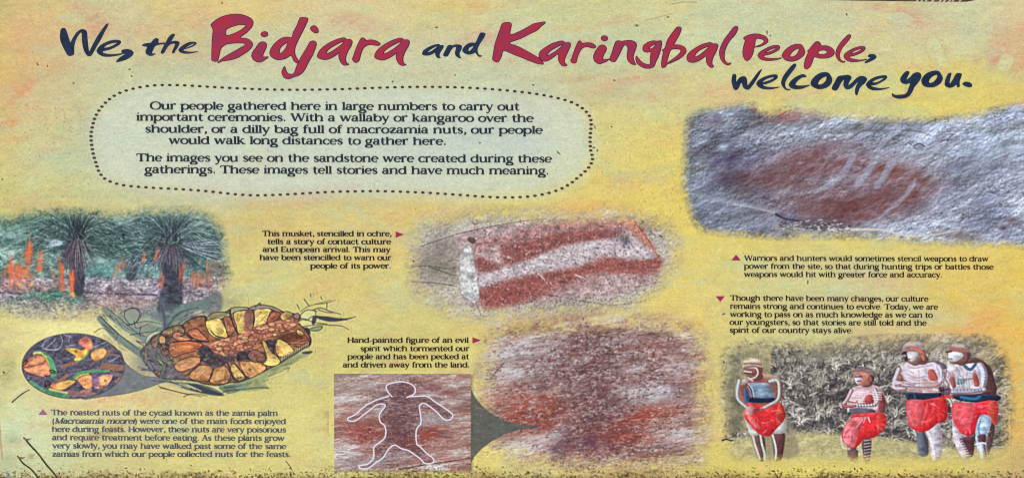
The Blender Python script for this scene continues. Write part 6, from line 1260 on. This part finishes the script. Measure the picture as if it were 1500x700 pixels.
para('caption under the weapon stencil', [
    ('Warriors and hunters would sometimes stencil weapons to draw', 1089.9, 1447.7, 381.7, 382.8), ('power from the site, so that during hunting trips or battles those', 1089.9, 1455, 393.4, 394.6),
    ('weapons would hit with greater force and accuracy.', 1089.9, 1379.6, 405.3, 406)], 5.6, M_text2, 1.42)
para('caption above the dancers', [
    ('Though there have been many changes, our culture', 1069.6, 1359.5, 440, 441.3), ('remains strong and continues to evolve. Today, we are', 1069.3, 1373.8, 452, 453.2),
    ('working to pass on as much knowledge as we can to', 1069.3, 1366, 463.8, 464.9), ('our youngsters, so that stories are still told and the', 1068.7, 1357, 475.4, 476.4),
    ('spirit of our country stays alive.', 1068.7, 1249.2, 487, 487.5)], 5.7, M_text2, 1.42)
para('caption above the outlined spirit', [
    ('Hand-painted figure of an evil', 508.7, 686.3, 501.6, 501.6), ('spirit which tormented our', 528, 687.5, 513.8, 513.8),
    ('people and has been pecked at', 509, 687, 525.6, 525.6), ('and driven away from the land.', 502.3, 687.5, 537.6, 537.6)], 5.6, M_text2, 1.42)
para('caption under the roasted nuts, ink paled by painted-in sun glare', [
    ('The roasted nuts of the cycad known as the zamia palm', 75.1, 406.6, 607.5, 608.6), ('(Macrozamia moorei) were one of the main foods enjoyed', 76.4, 418.7, 619.8, 620.6, (1, 18)),
    ('here during feasts. However, these nuts are very poisonous', 76, 418.9, 632, 632.7), ('and require treatment before eating. As these plants grow', 76.4, 416.5, 644, 645),
    ('very slowly, you may have walked past some of the same', 76.9, 419, 656, 657.1), ('zamias from which our people collected nuts for the feasts.', 76.4, 425.5, 668.2, 668.7)], 5.9, M_glare, 1.36)
# little markers that point to the pictures
for P, m_, lb in [([(579.5,339),(579.5,348),(592,343.4)], M_arrow, None), ([(692,493.7),(692,502.7),(704.8,498)], M_arrow, None), ([(1071.4,381.3),(1085.2,381.3),(1078,372.8)], M_arrow, None), ([(1048,433.6),(1061.6,433.6),(1055,441.6)], M_arrow, None), ([(56,607.2),(69.5,607.2),(62.8,599)], M_arrow2, 'purple marker triangle paled by painted-in sun glare')]:
    cr = (P[1][0] - P[0][0]) * (P[2][1] - P[0][1]) - (P[1][1] - P[0][1]) * (P[2][0] - P[0][0])
    if cr > 0: P = P[::-1]
    put('marker_triangle', [(lx(x), ly(y), .0006) for x, y in P], [(0, 1, 2)], m_, board, lb)
# small blue code running up the lower left corner
e = empty('printed_code', board, 'small blue number printed up the lower left edge')
o = text_line('13445', 0, 15, 0, 0, 3.6, e, M_code, z=0, bold=1.0); o.name = 'number'
o.parent = board; o['label'] = 'small blue number printed up the lower left edge'; o.name = 'printed_code_number'; bpy.data.objects.remove(e)
o.rotation_euler = (0, 0, math.radians(90))
for v in o.data.vertices: v.co.x += .750; v.co.y -= .350
o.location = (lx(13.5), ly(703.5), .0006)

# ------------------------------------------------------------------ things lying on the board
def local(x, y, z): return board.matrix_basis @ Vector((lx(x), ly(y), z))
BM = Matrix.Translation(BASE) @ Matrix.Rotation(TILT, 4, 'X')
def world(x, y, z): return BM @ Vector((lx(x), ly(y), z))
def stem_mesh(name, pts, r0, r1, mat, label, cat, group=None, husk=True):
    """a dry grass stem: bent round tube with a seed husk at its tip, lying on the print"""
    P = catmull(pts, 4, closed=False); V, F = [], []; n = len(P); K = 7; rs = random.Random(int(pts[0][0]))
    base = world(P[0, 0], P[0, 1], 0)
    for i, (x, y, h) in enumerate(P):
        a = P[min(i + 1, n - 1)] - P[max(i - 1, 0)]; L = math.hypot(a[0], a[1]) + 1e-9; nx, ny = -a[1] / L, a[0] / L
        r = (r0 + (r1 - r0) * i / (n - 1)) * rs.uniform(.85, 1.15)
        for k in range(K):
            t = 2 * math.pi * k / K; V.append(world(x + nx * r * math.cos(t), y + ny * r * math.cos(t), (h + r + r * math.sin(t)) * S + .0007) - base)
    for i in range(n - 1):
        for k in range(K): F.append((i * K + k, i * K + (k + 1) % K, (i + 1) * K + (k + 1) % K, (i + 1) * K + k))
    F.append(tuple(range(K))[::-1]); F.append(tuple((n - 1) * K + k for k in range(K)))
    root = empty(name); root.location = base; root['label'] = label; root['category'] = cat
    if group: root['group'] = group
    put('stalk', V, F, mat, root, smooth=True)
    if husk:
        V, F = [], []; x, y, h = P[0]
        for j in range(7):
            t = j / 6; rr = 1.1 * math.sin(math.pi * min(.98, t + .08)) + .15
            for k in range(6):
                q = 2 * math.pi * k / 6; V.append(world(x + t * 11, y + 1.5 + 1.5 * math.sin(t * 3) + rr * math.cos(q), (1 + rr * math.sin(q) * .8) * S + .0008) - base)
        for j in range(6):
            for k in range(6): F.append((j * 6 + k, j * 6 + (k + 1) % 6, (j + 1) * 6 + (k + 1) % 6, (j + 1) * 6 + k))
        put('seed_husk', V, F, M_husk, root, smooth=True)
    return root
M_stalk = material('dry_stalk', (44,38,30), rough=.7, vary=1, vscale=80, color2=(92,72,54))
M_husk = material('seed_husk', (150,112,78), rough=.8, vary=1, vscale=200, color2=(110,78,58))
stem_mesh('twig', [(34.5,640,0),(44,651,.4),(56,664,.6),(68,680,.3),(80,694,0),(92,712,0)], .75, 1.0, M_stalk, 'longer dark grass stem lying beside the pale caption', 'twig', 'dark twigs in the lower left corner')
stem_mesh('twig', [(25.5,667,0),(34,678,.4),(45,686,.4),(54,697,.2),(62,712,0)], .7, .9, M_stalk, 'shorter dark grass stem at the lower left corner above the blue number', 'twig', 'dark twigs in the lower left corner')
stem_mesh('twig', [(43.5,570,0),(34,575,.5),(25,582,.5),(17,589,0)], .5, .55, M_stalk, 'short thin black stem lying just left of the oval nut picture', 'twig', None, husk=False)

# crumbs of soil and dead leaf caught along the foot of the board
M_dirt = material('soil_crumbs', (86,68,42), rough=.95, vary=1.2, vscale=90, color2=(150,128,84))
rs = np.random.default_rng(4); V, F = [], []
base = world(750, 700, 0)
for i in range(2800):
    x = rs.uniform(X0 + 3, X1 - 3); y = 704 - abs(rs.normal(0, 4.2)) * (1.25 + .55 * math.sin(x * .021) + .45 * math.sin(x * .067 + 1)) + rs.uniform(-1, 16)
    if y > Y1 - 4: continue
    r = rs.uniform(.4, 1.35) * (1.3 if y > 697 else .8); a = rs.uniform(0, 6.28); n0 = len(V); e_ = rs.uniform(.5, 1.0)
    for k in range(4):
        q = a + k * math.pi / 2; V.append(world(x + r * math.cos(q) * rs.uniform(.7, 1.5), y + r * e_ * math.sin(q), .0004) - base)
    V.append(world(x, y, r * e_ * .7 * S + .0006) - base)
    for k in range(4): F.append((n0 + (k + 1) % 4, n0 + k, n0 + 4))
dirt = put('soil_crumbs', V, F, M_dirt); dirt.location = base; dirt['kind'] = 'stuff'
dirt['label'] = 'brown soil crumbs caught along the bottom edge of the board'; dirt['category'] = 'dirt'

# dead blades of grass behind the top edge
M_blade = material('bleached_grass_blade', (226,220,200), rough=.7, vary=1, vscale=20, color2=(196,186,160))
def tuft(x, seed, label):
    rt = random.Random(seed); base = world(x, 60, -.12); root = empty('grass_tuft'); root.location = base
    root['label'] = label; root['category'] = 'dry grass'
    for i in range(9):
        V, F = [], []; x0 = x - 34 + i * 7.5 + rt.uniform(-2, 2); w = rt.uniform(1.6, 2.6); lean = rt.uniform(16, 26)
        for j in range(8):
            t = j / 7; px = x0 + lean * t * t * 1.4; py = 40 - 62 * t; hz = -.10 + .075 * t; ww = w * (1 - .55 * t)
            for s_ in (-1, 1): V.append(world(px + s_ * ww, py, hz + (.0015 if s_ > 0 else 0)) - base)
        for j in range(7): F.append((2 * j, 2 * j + 1, 2 * j + 3, 2 * j + 2))
        put('blade', V, F, M_blade, root)
    return root
tuft(1375, 3, 'bleached grass blades showing behind the top edge of the board')
